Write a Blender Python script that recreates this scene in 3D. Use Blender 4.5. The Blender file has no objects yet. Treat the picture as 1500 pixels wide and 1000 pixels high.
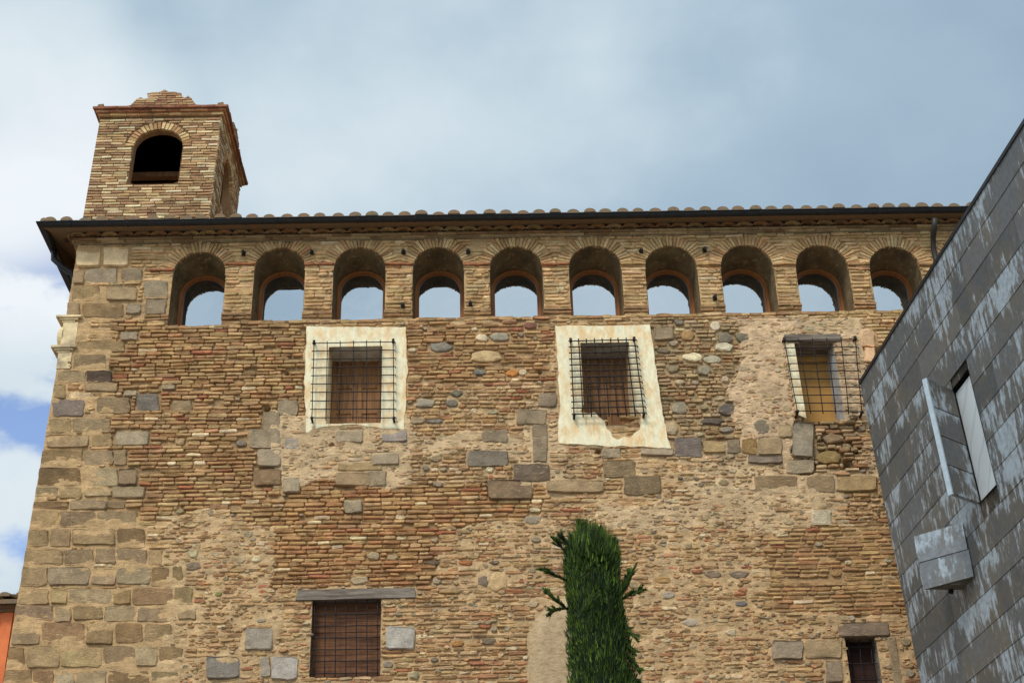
import bpy, bmesh, math, random
from mathutils import Vector, noise
random.seed(7)
R = random.uniform
scene = bpy.context.scene
col = scene.collection
rad = math.radians

# ------------------------------------------------------------------ camera, sky, sun, exposure
FPX, PITCH, ROLL, YAW, DIST, EYE = 2175.0, rad(29.8), rad(1.6), rad(1.2), 20.0, 1.6
CAMP = Vector((0, -DIST, EYE))
_fh = Vector((math.sin(YAW), math.cos(YAW), 0))
FWD = _fh * math.cos(PITCH) + Vector((0, 0, 1)) * math.sin(PITCH)
_r0 = Vector((math.cos(YAW), -math.sin(YAW), 0))
_u0 = _r0.cross(FWD)
UP = _u0 * math.cos(ROLL) + _r0 * math.sin(ROLL)
RT = _r0 * math.cos(ROLL) - _u0 * math.sin(ROLL)

from mathutils import Matrix
cam_d = bpy.data.cameras.new("camera")
cam_d.sensor_width = 36
cam_d.lens = FPX * 36 / 1500
cam_d.clip_start = 0.1
cam_d.clip_end = 2000
cam = bpy.data.objects.new("camera", cam_d)
col.objects.link(cam)
m = Matrix((RT, UP, -FWD)).transposed().to_4x4()
m.translation = CAMP
cam.matrix_world = m
scene.camera = cam

SUN_EL, SUN_AZ = rad(47), rad(206)          # azimuth clockwise from +y; the sun stands behind the viewer's left
scene.view_settings.view_transform = 'Standard'
scene.view_settings.look = 'None'
scene.view_settings.exposure = 0.04
scene.view_settings.gamma = 1.0

def ray(u, v):
    return FWD + RT * ((u - 750) / FPX) + UP * ((500 - v) / FPX)
def on_y(u, v, Y=0.0):
    d = ray(u, v); return CAMP + d * ((Y - CAMP.y) / d.y)
def on_x(u, v, X):
    d = ray(u, v); return CAMP + d * ((X - CAMP.x) / d.x)
def on_z(u, v, Z):
    d = ray(u, v); return CAMP + d * ((Z - CAMP.z) / d.z)
def on_plane(u, v, p, n):
    d = ray(u, v); return CAMP + d * ((p - CAMP).dot(n) / d.dot(n))
def proj(x, y, z):
    d = Vector((x, y, z)) - CAMP
    w = d.dot(FWD)
    return 750 + FPX * d.dot(RT) / w, 500 - FPX * d.dot(UP) / w

def build_world():
    w = bpy.data.worlds.new("World"); scene.world = w; w.use_nodes = True
    nt = w.node_tree; N = nt.nodes; L = nt.links
    N.clear()
    out = N.new('ShaderNodeOutputWorld')
    sky = N.new('ShaderNodeTexSky'); sky.sky_type = 'NISHITA'; sky.sun_disc = False
    sky.sun_elevation = SUN_EL; sky.sun_rotation = SUN_AZ
    bg1 = N.new('ShaderNodeBackground'); bg1.inputs[1].default_value = 0.15
    tint = N.new('ShaderNodeMix'); tint.data_type = 'RGBA'; tint.blend_type = 'MULTIPLY'; tint.inputs[0].default_value = 1.0
    L.new(sky.outputs[0], tint.inputs[6]); tint.inputs[7].default_value = (1.15, 1.22, 1.42, 1)      # the photograph's clear deep blue
    L.new(tint.outputs[2], bg1.inputs[0])
    tc = N.new('ShaderNodeTexCoord')
    def dotmap(d, a, b):
        d = Vector(d).normalized()
        vm = N.new('ShaderNodeVectorMath'); vm.operation = 'DOT_PRODUCT'
        L.new(tc.outputs['Generated'], vm.inputs[0]); vm.inputs[1].default_value = d
        mr = N.new('ShaderNodeMapRange'); mr.interpolation_type = 'SMOOTHSTEP'
        L.new(vm.outputs['Value'], mr.inputs[0])
        mr.inputs[1].default_value = math.cos(rad(a)); mr.inputs[2].default_value = math.cos(rad(b))
        return mr.outputs[0]
    def math_(op, a, b):
        n = N.new('ShaderNodeMath'); n.operation = op
        for i, x in enumerate((a, b)):
            if isinstance(x, (int, float)): n.inputs[i].default_value = x
            else: L.new(x, n.inputs[i])
        return n.outputs[0]
    def nz(scale, detail, rough, dist=0.0, sz=(1, 1, 1), off=(0, 0, 0)):
        mp = N.new('ShaderNodeMapping'); mp.inputs['Scale'].default_value = sz; mp.inputs['Location'].default_value = off
        L.new(tc.outputs['Generated'], mp.inputs[0])
        n = N.new('ShaderNodeTexNoise'); n.inputs['Scale'].default_value = scale
        n.inputs['Detail'].default_value = detail; n.inputs['Roughness'].default_value = rough
        n.inputs['Distortion'].default_value = dist
        L.new(mp.outputs[0], n.inputs[0]); return n.outputs[0]
    big = nz(2.4, 5, 0.5, 0.0, (1, 1, 1.3))
    fine = nz(8, 6, 0.55, 0.0, (1, 1, 1.5), (3.1, 1.7, 0.4))
    shade = math_('ADD', math_('MULTIPLY', big, 0.75), math_('MULTIPLY', fine, 0.25))
    # bright cloud banks high over the viewer and low on the left, and toward the sun behind
    sund = (math.sin(SUN_AZ) * math.cos(SUN_EL), math.cos(SUN_AZ) * math.cos(SUN_EL), math.sin(SUN_EL))
    b1 = dotmap(ray(520, -160), 22, 2)
    b2 = dotmap(ray(10, 250), 8, 1)
    b3 = dotmap(sund, 80, 22)
    b4 = dotmap(ray(1500, 420), 22, 4)
    s = math_('ADD', shade, math_('MULTIPLY', b1, 0.20))
    s = math_('ADD', s, math_('MULTIPLY', b2, 0.34))
    b5 = dotmap(ray(-40, 560), 10, 2)
    s = math_('ADD', s, math_('MULTIPLY', b5, 0.26))
    s = math_('ADD', s, math_('MULTIPLY', b3, 0.10))
    s = math_('SUBTRACT', s, math_('MULTIPLY', b4, 0.10))
    ramp = N.new('ShaderNodeValToRGB')
    e = ramp.color_ramp.elements
    e[0].position = 0.30; e[0].color = (0.30, 0.41, 0.53, 1)
    e[1].position = 0.92; e[1].color = (0.84, 0.89, 0.93, 1)
    k = ramp.color_ramp.elements.new(0.52); k.color = (0.385, 0.51, 0.625, 1)
    k = ramp.color_ramp.elements.new(0.66); k.color = (0.57, 0.685, 0.76, 1)
    L.new(s, ramp.inputs[0])
    bg2 = N.new('ShaderNodeBackground'); bg2.inputs[1].default_value = 1.0
    L.new(ramp.outputs[0], bg2.inputs[0]); L.new(math_('ADD', math_('MULTIPLY', b3, 1.15), 1.0), bg2.inputs[1])
    # breaks of blue sky on the low left
    gap = dotmap(ray(-150, 680), 14, 6)
    gap2 = dotmap(ray(0, 260), 4.5, 1.5)
    gn = nz(12, 5, 0.55, 0.0, (1, 1, 1.8), (0.7, 0.2, 5.5))
    th = N.new('ShaderNodeMapRange'); th.interpolation_type = 'SMOOTHSTEP'
    L.new(gn, th.inputs[0]); th.inputs[1].default_value = 0.42; th.inputs[2].default_value = 0.60
    hole = math_('MULTIPLY', math_('MULTIPLY', th.outputs[0], gap), math_('SUBTRACT', 1.0, gap2))
    cover = math_('SUBTRACT', 1.0, math_('MULTIPLY', hole, 0.9))
    mix = N.new('ShaderNodeMixShader')
    L.new(cover, mix.inputs[0]); L.new(bg1.outputs[0], mix.inputs[1]); L.new(bg2.outputs[0], mix.inputs[2])
    L.new(mix.outputs[0], out.inputs[0])
    return sund
sund = build_world()
sl = bpy.data.lights.new("sun", 'SUN'); sl.energy = 2.0; sl.angle = rad(13); sl.color = (1.0, 0.96, 0.90)
so = bpy.data.objects.new("sun", sl); col.objects.link(so)
so.rotation_euler = (-Vector(sund)).to_track_quat('-Z', 'Y').to_euler()

# ------------------------------------------------------------------ colours and materials
def lin(c):
    return tuple((x / 255 / 12.92) if x <= 10.3 else ((x / 255 + 0.055) / 1.055) ** 2.4 for x in c)
KALB = 1.16
def C(*c, k=None):
    k = KALB if k is None else k
    return tuple(min(0.85, x * k) for x in lin(c))

def new_mat(name, rough=0.9, metal=0.0):
    mt = bpy.data.materials.new(name); mt.use_nodes = True
    nt = mt.node_tree; b = nt.nodes['Principled BSDF']
    b.inputs['Roughness'].default_value = rough; b.inputs['Metallic'].default_value = metal
    b.inputs['Specular IOR Level'].default_value = 0.25
    return mt, nt, nt.nodes, nt.links, b
def tex_noise(N, L, vec, scale, detail=4, rough=0.6):
    n = N.new('ShaderNodeTexNoise'); n.inputs['Scale'].default_value = scale
    n.inputs['Detail'].default_value = detail; n.inputs['Roughness'].default_value = rough
    if vec is not None: L.new(vec, n.inputs['Vector'])
    return n.outputs[0]
def maprange(N, L, v, a, b, c, d):
    n = N.new('ShaderNodeMapRange'); L.new(v, n.inputs[0])
    for i, x in enumerate((a, b, c, d)): n.inputs[i + 1].default_value = x
    return n.outputs[0]
def vmul(N, L, colr, val):
    n = N.new('ShaderNodeVectorMath'); n.operation = 'SCALE'
    L.new(colr, n.inputs[0]); L.new(val, n.inputs['Scale']); return n.outputs[0]
def mixc(N, L, fac, a, b):
    n = N.new('ShaderNodeMix'); n.data_type = 'RGBA'
    if isinstance(fac, float): n.inputs[0].default_value = fac
    else: L.new(fac, n.inputs[0])
    for i, x in ((6, a), (7, b)):
        if isinstance(x, tuple): n.inputs[i].default_value = (*x[:3], 1)
        else: L.new(x, n.inputs[i])
    return n.outputs[2]
def bump(N, L, b, h, strength, dist, prev=None):
    n = N.new('ShaderNodeBump'); n.inputs['Strength'].default_value = strength; n.inputs['Distance'].default_value = dist
    L.new(h, n.inputs['Height'])
    if prev is not None: L.new(prev, n.inputs['Normal'])
    L.new(n.outputs[0], b.inputs['Normal']); return n.outputs[0]

def masonry_material(name, lo=0.72, hi=1.28, bstr=0.7, dirt=(0.09, 0.065, 0.04), dirt_amt=0.35):
    mt, nt, N, L, b = new_mat(name, 0.92)
    at = N.new('ShaderNodeAttribute'); at.attribute_name = 'Col'
    tc = N.new('ShaderNodeTexCoord'); o = tc.outputs['Object']
    n1 = tex_noise(N, L, o, 5.5, 5, 0.65); n2 = tex_noise(N, L, o, 46, 4, 0.7); n3 = tex_noise(N, L, o, 1.3, 4, 0.6)
    c = vmul(N, L, at.outputs['Color'], maprange(N, L, n1, 0.3, 0.7, lo, hi))
    c = vmul(N, L, c, maprange(N, L, n2, 0.3, 0.7, 0.78, 1.22))
    d = maprange(N, L, n3, 0.52, 0.75, 0.0, dirt_amt)
    c = mixc(N, L, d, c, dirt)
    mp = N.new('ShaderNodeMapping'); mp.inputs['Scale'].default_value = (1, 1, 2.6); L.new(o, mp.inputs[0])
    n4 = tex_noise(N, L, mp.outputs[0], 9, 4, 0.6)
    c = mixc(N, L, maprange(N, L, n4, 0.58, 0.72, 0.0, 0.4), c, C(214, 178, 132))
    n5 = tex_noise(N, L, o, 3.1, 6, 0.7)
    c = mixc(N, L, maprange(N, L, n5, 0.52, 0.74, 0.0, 0.30), c, C(140, 98, 58))
    L.new(c, b.inputs['Base Color'])
    mp2 = N.new('ShaderNodeMapping'); mp2.inputs['Scale'].default_value = (1, 1, 3.0); L.new(o, mp2.inputs[0])
    n6 = tex_noise(N, L, mp2.outputs[0], 20, 5, 0.7)
    p = bump(N, L, b, n2, bstr, 0.014)
    p = bump(N, L, b, n6, bstr, 0.022, p)
    bump(N, L, b, n1, bstr, 0.03, p)
    return mt

def plain_material(name, c, rough=0.7, var=0.2, scale=12, metal=0.0, bstr=0.3, stretch=(1, 1, 1), c2=None):
    mt, nt, N, L, b = new_mat(name, rough, metal)
    tc = N.new('ShaderNodeTexCoord'); mp = N.new('ShaderNodeMapping'); mp.inputs['Scale'].default_value = stretch
    L.new(tc.outputs['Object'], mp.inputs[0])
    n1 = tex_noise(N, L, mp.outputs[0], scale, 5, 0.65)
    rgb = N.new('ShaderNodeRGB'); rgb.outputs[0].default_value = (*c, 1)
    base = rgb.outputs[0]
    if c2 is not None:
        n2 = tex_noise(N, L, mp.outputs[0], scale * 0.35, 5, 0.65)
        base = mixc(N, L, maprange(N, L, n2, 0.45, 0.65, 0, 1), c, c2)
    L.new(vmul(N, L, base, maprange(N, L, n1, 0.3, 0.7, 1 - var, 1 + var)), b.inputs['Base Color'])
    if bstr: bump(N, L, b, n1, bstr, 0.01)
    return mt

M = {}
M['wall'] = masonry_material("old_masonry")
M['tower'] = masonry_material("tower_brick", 0.82, 1.18, 0.5, dirt_amt=0.45)
M['plaster'] = plain_material("cream_plaster", C(246, 222, 184, k=1.0), 0.85, 0.14, 20, 0, 0.7, (1, 1, .45), c2=C(230, 190, 136, k=1.0))
M['jamb'] = plain_material("window_jamb_plaster", C(176, 172, 168), 0.9, 0.15, 14, 0, 0.5, c2=C(150, 138, 122))
M['wood_frame'] = plain_material("orange_brown_wood", C(142, 88, 44), 0.5, 0.25, 14, 0, 0.15, (1, 1, 0.2))
M['wood_shutter'] = plain_material("weathered_brown_wood", C(138, 98, 62), 0.7, 0.35, 22, 0, 0.4, (2.2, 2.2, 0.15), c2=C(100, 72, 48))
M['wood_grey'] = plain_material("grey_weathered_beam", C(126, 112, 98), 0.9, 0.35, 16, 0, 0.6, (0.25, 1, 2.5), c2=C(88, 76, 66))
M['board_red'] = plain_material("red_brown_boards", C(108, 70, 44), 0.75, 0.4, 12, 0, 0.4, (0.3, 1, 3.0), c2=C(76, 46, 30))
M['board_dark'] = plain_material("dark_red_brown_board", C(58, 34, 26), 0.8, 0.35, 6, 0, 0.3, (0.4, 1, 2), c2=C(40, 24, 20))
M['board_yellow'] = plain_material("yellow_board", C(168, 124, 66), 0.8, 0.15, 5, 0, 0.2)
M['iron'] = plain_material("rusty_black_iron", (0.022, 0.018, 0.017), 0.6, 0.4, 40, 0.3, 0.3, c2=(0.05, 0.028, 0.018))
M['gutter'] = plain_material("dark_painted_gutter", (0.030, 0.027, 0.026), 0.45, 0.25, 9, 0.2, 0.05)
M['pipe'] = plain_material("patinated_downpipe", (0.05, 0.042, 0.034), 0.5, 0.3, 9, 0.3, 0.05)
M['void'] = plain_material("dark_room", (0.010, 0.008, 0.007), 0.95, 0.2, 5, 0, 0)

def glass_material():
    mt, nt, N, L, b = new_mat("reflective_glass", 0.015, 1.0)
    b.inputs['Base Color'].default_value = (0.62, 0.66, 0.70, 1)
    tc = N.new('ShaderNodeTexCoord')
    n = tex_noise(N, L, tc.outputs['Object'], 2.4, 2, 0.4)
    bump(N, L, b, n, 0.12, 0.02)
    # dark room seen through the less reflective share of the glass
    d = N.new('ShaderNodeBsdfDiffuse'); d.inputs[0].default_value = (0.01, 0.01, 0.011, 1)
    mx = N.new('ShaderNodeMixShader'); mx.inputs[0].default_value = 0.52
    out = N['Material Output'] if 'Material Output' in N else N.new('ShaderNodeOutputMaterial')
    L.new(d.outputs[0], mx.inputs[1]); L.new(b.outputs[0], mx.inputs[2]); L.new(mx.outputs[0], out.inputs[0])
    return mt
M['glass'] = glass_material()

def tile_material():
    mt, nt, N, L, b = new_mat("weathered_roof_tile", 0.9)
    tc = N.new('ShaderNodeTexCoord'); o = tc.outputs['Object']
    n1 = tex_noise(N, L, o, 4.5, 5, 0.7); n2 = tex_noise(N, L, o, 18, 5, 0.7)
    c = mixc(N, L, maprange(N, L, n1, 0.35, 0.65, 0, 1), C(112, 98, 76), C(132, 98, 70))
    c = mixc(N, L, maprange(N, L, n2, 0.5, 0.7, 0, 0.7), c, C(84, 80, 62))
    L.new(c, b.inputs['Base Color']); bump(N, L, b, n2, 0.5, 0.01)
    return mt
M['tile'] = tile_material()

def zinc_material():
    mt, nt, N, L, b = new_mat("weathered_zinc", 0.62, 0.0)
    b.inputs['Specular IOR Level'].default_value = 0.35
    at = N.new('ShaderNodeAttribute'); at.attribute_name = 'Col'
    tc = N.new('ShaderNodeTexCoord'); o = tc.outputs['Object']
    mp = N.new('ShaderNodeMapping'); mp.inputs['Scale'].default_value = (1, 3.6, 0.8); L.new(o, mp.inputs[0])
    st = tex_noise(N, L, mp.outputs[0], 3.4, 7, 0.72)
    bg = tex_noise(N, L, o, 1.5, 4, 0.6)
    fn = tex_noise(N, L, o, 14, 6, 0.7)
    mm = N.new('ShaderNodeMath'); mm.operation = 'ADD'; L.new(st, mm.inputs[0])
    L.new(maprange(N, L, bg, 0.3, 0.7, -0.17, 0.15), mm.inputs[1])
    m2 = N.new('ShaderNodeMath'); m2.operation = 'ADD'; L.new(mm.outputs[0], m2.inputs[0])
    L.new(maprange(N, L, at.outputs['Alpha'], 0.0, 1.0, -0.075, 0.05), m2.inputs[1])
    f = maprange(N, L, m2.outputs[0], 0.515, 0.60, 0.0, 0.9)
    base = vmul(N, L, at.outputs['Color'], maprange(N, L, fn, 0.3, 0.7, 0.75, 1.25))
    brown = mixc(N, L, maprange(N, L, bg, 0.40, 0.66, 0.0, 0.8), base, (0.140, 0.112, 0.076))
    pale = N.new('ShaderNodeRGB'); pale.outputs[0].default_value = (0.36, 0.41, 0.45, 1)
    pv = vmul(N, L, pale.outputs[0], maprange(N, L, fn, 0.3, 0.7, 0.6, 1.25))
    L.new(mixc(N, L, f, brown, pv), b.inputs['Base Color'])
    bump(N, L, b, fn, 0.15, 0.004)
    return mt
M['zinc'] = zinc_material()
M['fin_edge'] = plain_material("pale_metal_edge", (0.42, 0.47, 0.50), 0.4, 0.15, 8, 0.2, 0)
def frosted_material():
    mt, nt, N, L, b = new_mat("grey_translucent_glass", 0.12)
    tc = N.new('ShaderNodeTexCoord'); o = tc.outputs['Object']
    n1 = tex_noise(N, L, o, 1.1, 3, 0.5)
    wv = N.new('ShaderNodeTexWave'); wv.wave_type = 'BANDS'; wv.bands_direction = 'DIAGONAL'
    wv.inputs['Scale'].default_value = 1.6; wv.inputs['Distortion'].default_value = 2.5; L.new(o, wv.inputs[0])
    c = mixc(N, L, maprange(N, L, n1, 0.3, 0.7, 0, 1), (0.60, 0.62, 0.62), (0.72, 0.73, 0.71))
    c = mixc(N, L, maprange(N, L, wv.outputs[1], 0.86, 1.0, 0, 0.3), c, (0.30, 0.32, 0.34))  # diagonal reflections painted into the base colour as darker bands
    L.new(c, b.inputs['Base Color']); b.inputs['Specular IOR Level'].default_value = 0.5
    return mt
M['frosted'] = frosted_material()
M['stucco'] = plain_material("orange_stucco", C(214, 118, 72), 0.9, 0.10, 8, 0, 0.4, c2=C(200, 104, 62))
M['cement'] = plain_material("smooth_cement", C(172, 146, 112), 0.95, 0.22, 26, 0, 1.0, (1, 1, 2.2), c2=C(152, 126, 92))
M['carved'] = plain_material("carved_stone", C(212, 186, 142), 0.9, 0.18, 9, 0, 0.6, c2=C(150, 130, 104))
M['ground'] = plain_material("street_paving", (0.24, 0.22, 0.19), 0.9, 0.2, 0.8, 0, 0.2)
M['bark'] = plain_material("cypress_bark", (0.10, 0.07, 0.05), 0.95, 0.3, 20, 0, 0.6, (1, 1, 0.2))

# ------------------------------------------------------------------ helpers
class MB:
    """collects polygons with a colour per vertex, built as one mesh object"""
    def __init__(self): self.v = []; self.f = []; self.c = []; self.sm = []; self.mi = []
    def add(self, verts, faces, c=(0.5, 0.5, 0.5), smooth=False, mi=0, cols=None):
        o = len(self.v)
        self.v.extend(verts)
        if cols is not None: self.c.extend(cols)
        else: self.c.extend([c] * len(verts))
        for f in faces:
            self.f.append(tuple(i + o for i in f)); self.sm.append(smooth); self.mi.append(mi)
    def box(self, lo, hi, c=(0.5,) * 3, mi=0):
        (a, b, d), (e, f, g) = lo, hi
        self.add([(a, b, d), (e, b, d), (e, f, d), (a, f, d), (a, b, g), (e, b, g), (e, f, g), (a, f, g)],
                 [(0, 3, 2, 1), (4, 5, 6, 7), (0, 1, 5, 4), (1, 2, 6, 5), (2, 3, 7, 6), (3, 0, 4, 7)], c, mi=mi)
    def hexa(self, p, c=(0.5,) * 3, mi=0):           # eight corners: bottom ring of four, top ring of four
        self.add([tuple(q) for q in p], [(0, 3, 2, 1), (4, 5, 6, 7), (0, 1, 5, 4), (1, 2, 6, 5), (2, 3, 7, 6), (3, 0, 4, 7)], c, mi=mi)
    def tube(self, pts, r, n=8, c=(0.5,) * 3, cap=True, mi=0):
        pts = [Vector(p) for p in pts]
        rs = r if isinstance(r, (list, tuple)) else [r] * len(pts)
        vs = []; fs = []
        ref = None
        for i, p in enumerate(pts):
            t = (pts[min(i + 1, len(pts) - 1)] - pts[max(i - 1, 0)]).normalized()
            if ref is None:
                ref = t.orthogonal().normalized()
            else:
                ref = (ref - t * ref.dot(t)); ref = ref.normalized() if ref.length > 1e-6 else t.orthogonal().normalized()
            bn = t.cross(ref)
            for k in range(n):
                a = 2 * math.pi * k / n
                vs.append(tuple(p + (ref * math.cos(a) + bn * math.sin(a)) * rs[i]))
        for i in range(len(pts) - 1):
            for k in range(n):
                a = i * n + k; b = i * n + (k + 1) % n
                fs.append((a, b, b + n, a + n))
        if cap:
            fs.append(tuple(range(n - 1, -1, -1))); fs.append(tuple(range((len(pts) - 1) * n, len(pts) * n)))
        self.add(vs, fs, c, smooth=True, mi=mi)
    def build(self, name, mats, parent=None, origin=None):
        org = Vector(origin) if origin is not None else Vector((0, 0, 0))
        me = bpy.data.meshes.new(name)
        me.from_pydata([(x - org.x, y - org.y, z - org.z) for x, y, z in self.v], [], self.f)
        if not isinstance(mats, (list, tuple)): mats = [mats]
        for mt in mats: me.materials.append(mt)
        me.polygons.foreach_set('use_smooth', self.sm)
        me.polygons.foreach_set('material_index', self.mi)
        at = me.attributes.new('Col', 'FLOAT_COLOR', 'POINT')
        flat = []
        for q in self.c: flat.extend(q if len(q) == 4 else (*q, 1.0))
        at.data.foreach_set('color', flat)
        me.update()
        o = bpy.data.objects.new(name, me); col.objects.link(o)
        if parent is not None:
            o.parent = parent
            o.location = org - WORLD_OF.get(parent.name, Vector((0, 0, 0)))
        else:
            o.location = org
        WORLD_OF[o.name] = org
        return o
WORLD_OF = {}
def empty(name, loc, label, cat, group=None):
    o = bpy.data.objects.new(name, None); col.objects.link(o); o.location = loc
    o.empty_display_size = 0.5
    o['label'] = label; o['category'] = cat
    if group: o['group'] = group
    WORLD_OF[o.name] = Vector(loc)
    return o

def nz(x, y, z=0.0): return noise.noise(Vector((x, y, z)))
def nz3(x, y, z=0.0): return nz(x, y, z) + 0.5 * nz(2 * x, 2 * y, z + 5.3) + 0.25 * nz(4 * x, 4 * y, z + 9.1)
def jit(c, a=0.12, b=0.04):
    k = 1 + R(-a, a)
    return tuple(max(0.01, x * k * (1 + R(-b, b))) for x in c)

# ------------------------------------------------------------------ masonry: bricks and stones laid on a face
class Occ:
    def __init__(self, s0, s1, t0, t1, g=0.012):
        self.s0, self.t0, self.g = s0, t0, g
        self.ns = int((s1 - s0) / g) + 1; self.nt = int((t1 - t0) / g) + 1
        self.a = [bytearray(self.ns) for _ in range(self.nt)]
    def mark(self, inside, s0, s1, t0, t1):
        i0 = max(0, int((s0 - self.s0) / self.g)); i1 = min(self.ns, int((s1 - self.s0) / self.g) + 2)
        j0 = max(0, int((t0 - self.t0) / self.g)); j1 = min(self.nt, int((t1 - self.t0) / self.g) + 2)
        for j in range(j0, j1):
            t = self.t0 + j * self.g; row = self.a[j]
            for i in range(i0, i1):
                if inside(self.s0 + i * self.g, t): row[i] = 1
    def rect(self, s0, s1, t0, t1): self.mark(lambda s, t: s0 <= s <= s1 and t0 <= t <= t1, s0, s1, t0, t1)
    def busy(self, s0, s1, t0, t1):
        i0 = max(0, int((s0 - self.s0) / self.g)); i1 = min(self.ns, int((s1 - self.s0) / self.g) + 1)
        j0 = max(0, int((t0 - self.t0) / self.g)); j1 = min(self.nt, int((t1 - self.t0) / self.g) + 1)
        return any(any(self.a[j][i0:i1]) for j in range(j0, j1))

def add_block(mb, outline, p, c, to_world, bevel=0.006, depth=0.03, jp=0.003, smooth=False, dome=False):
    """one brick or stone: outline in (s,t), standing p proud of the face"""
    n = len(outline)
    cs = sum(q[0] for q in outline) / n; ct = sum(q[1] for q in outline) / n
    w = max(abs(q[0] - cs) for q in outline); h = max(abs(q[1] - ct) for q in outline)
    rings = [[(s, t, -depth) for s, t in outline]]
    if dome:
        rings.append([(s, t, p * 0.15) for s, t in outline])
        for k, q in ((0.90, 0.72), (0.68, 1.0)):
            rings.append([(cs + (s - cs) * k, ct + (t - ct) * k, p * q + R(-jp, jp)) for s, t in outline])
    else:
        fs = max(0.3, 1 - bevel / max(w, 1e-4)); ft = max(0.3, 1 - bevel / max(h, 1e-4))
        rings.append([(s, t, p - bevel * 0.8) for s, t in outline])
        ks, kt = R(-.05, .05), R(-.22, .22)
        rings.append([(cs + (s - cs) * fs, ct + (t - ct) * ft, p + R(-jp, jp) + ks * (s - cs) + kt * (t - ct)) for s, t in outline])
    vs = []; fc = []
    for r in rings: vs.extend(to_world(*q) for q in r)
    for k in range(len(rings) - 1):
        for i in range(n):
            a = k * n + i; b = k * n + (i + 1) % n
            fc.append((a, b, b + n, a + n))
    fc.append(tuple(range((len(rings) - 1) * n, len(rings) * n)))
    mb.add(vs, fc, c, smooth)

def brick_outline(s0, s1, t0, t1, j=0.004, ch=0.006):
    w, h = s1 - s0, t1 - t0
    ch = min(ch, w * 0.2, h * 0.34)
    tilt = R(-0.006, 0.006)
    pts = [(s0 + ch, t0), (s0 + w * R(.35, .65), t0 + R(-j, j)), (s1 - ch, t0), (s1, t0 + ch), (s1, t1 - ch), (s1 - ch, t1),
           (s0 + w * R(.35, .65), t1 + R(-j, j)), (s0 + ch, t1), (s0, t1 - ch), (s0, t0 + ch)]
    return [(a + R(-j, j), b + R(-j, j) * 0.6 + tilt * (a - s0 - w / 2) / max(w, .1)) for a, b in pts]
def stone_outline(s, t, w, h, n=11):
    a0 = R(0, 6.28); sq = R(2.0, 3.6)
    pts = []
    for k in range(n):
        a = a0 + 2 * math.pi * k / n + R(-.15, .15)
        ca, sa = math.cos(a), math.sin(a)
        r = (abs(ca) ** sq + abs(sa) ** sq) ** (-1 / sq) * R(0.76, 1.10)
        pts.append((s + w / 2 * r * ca, t + h / 2 * r * sa))
    pts.sort(key=lambda q: math.atan2((q[1] - t) / h, (q[0] - s) / w))
    return pts

PAL = {
 'ochre': [C(*c) for c in ((180, 143, 98), (172, 134, 90), (186, 150, 104), (164, 125, 84), (174, 128, 86), (158, 120, 82), (182, 144, 97), (176, 138, 92))],
 'tan': [C(*c) for c in ((196, 160, 112), (188, 152, 104), (202, 168, 122), (182, 145, 100), (192, 152, 106))],
 'orange': [C(*c) for c in ((182, 140, 93), (176, 132, 86), (168, 118, 78), (186, 148, 102), (174, 130, 86), (162, 122, 82))],
 'mix': [C(*c) for c in ((180, 142, 97), (170, 122, 84), (190, 156, 114), (174, 134, 90), (160, 124, 86), (182, 146, 101), (186, 150, 108), (176, 138, 96))],
 'pale': [C(*c) for c in ((192, 158, 116), (196, 165, 124), (184, 150, 108), (180, 140, 100), (188, 154, 114))],
 'grey': [C(*c) for c in ((168, 138, 100), (160, 130, 94), (174, 142, 101), (164, 124, 86), (152, 126, 94))],
 'tower': [C(*c) for c in ((188, 156, 112), (172, 136, 94), (154, 116, 82), (202, 174, 132), (182, 146, 102), (162, 126, 90), (208, 186, 146), (144, 110, 80))],
}
STONE = [C(*c) for c in ((160, 140, 112), (150, 130, 103), (172, 150, 118), (136, 120, 100), (178, 152, 116), (168, 136, 96), (168, 126, 84), (196, 174, 136), (156, 134, 100), (166, 146, 116))]
ASH = [C(*c) for c in ((152, 126, 90), (144, 117, 82), (156, 133, 100), (146, 123, 93), (160, 134, 95), (150, 126, 94), (132, 107, 74), (156, 136, 104))]
GREYB = [C(*c) for c in ((152, 135, 111), (146, 128, 102), (157, 140, 114), (136, 119, 96))]
MORT = {'ochre': C(176, 140, 98), 'tan': C(184, 148, 104), 'orange': C(178, 140, 95), 'mix': C(188, 154, 112), 'pale': C(194, 162, 122),
        'grey': C(174, 144, 104), 'pink': C(198, 164, 126)}
PAL['pink'] = PAL['pale']

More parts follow.
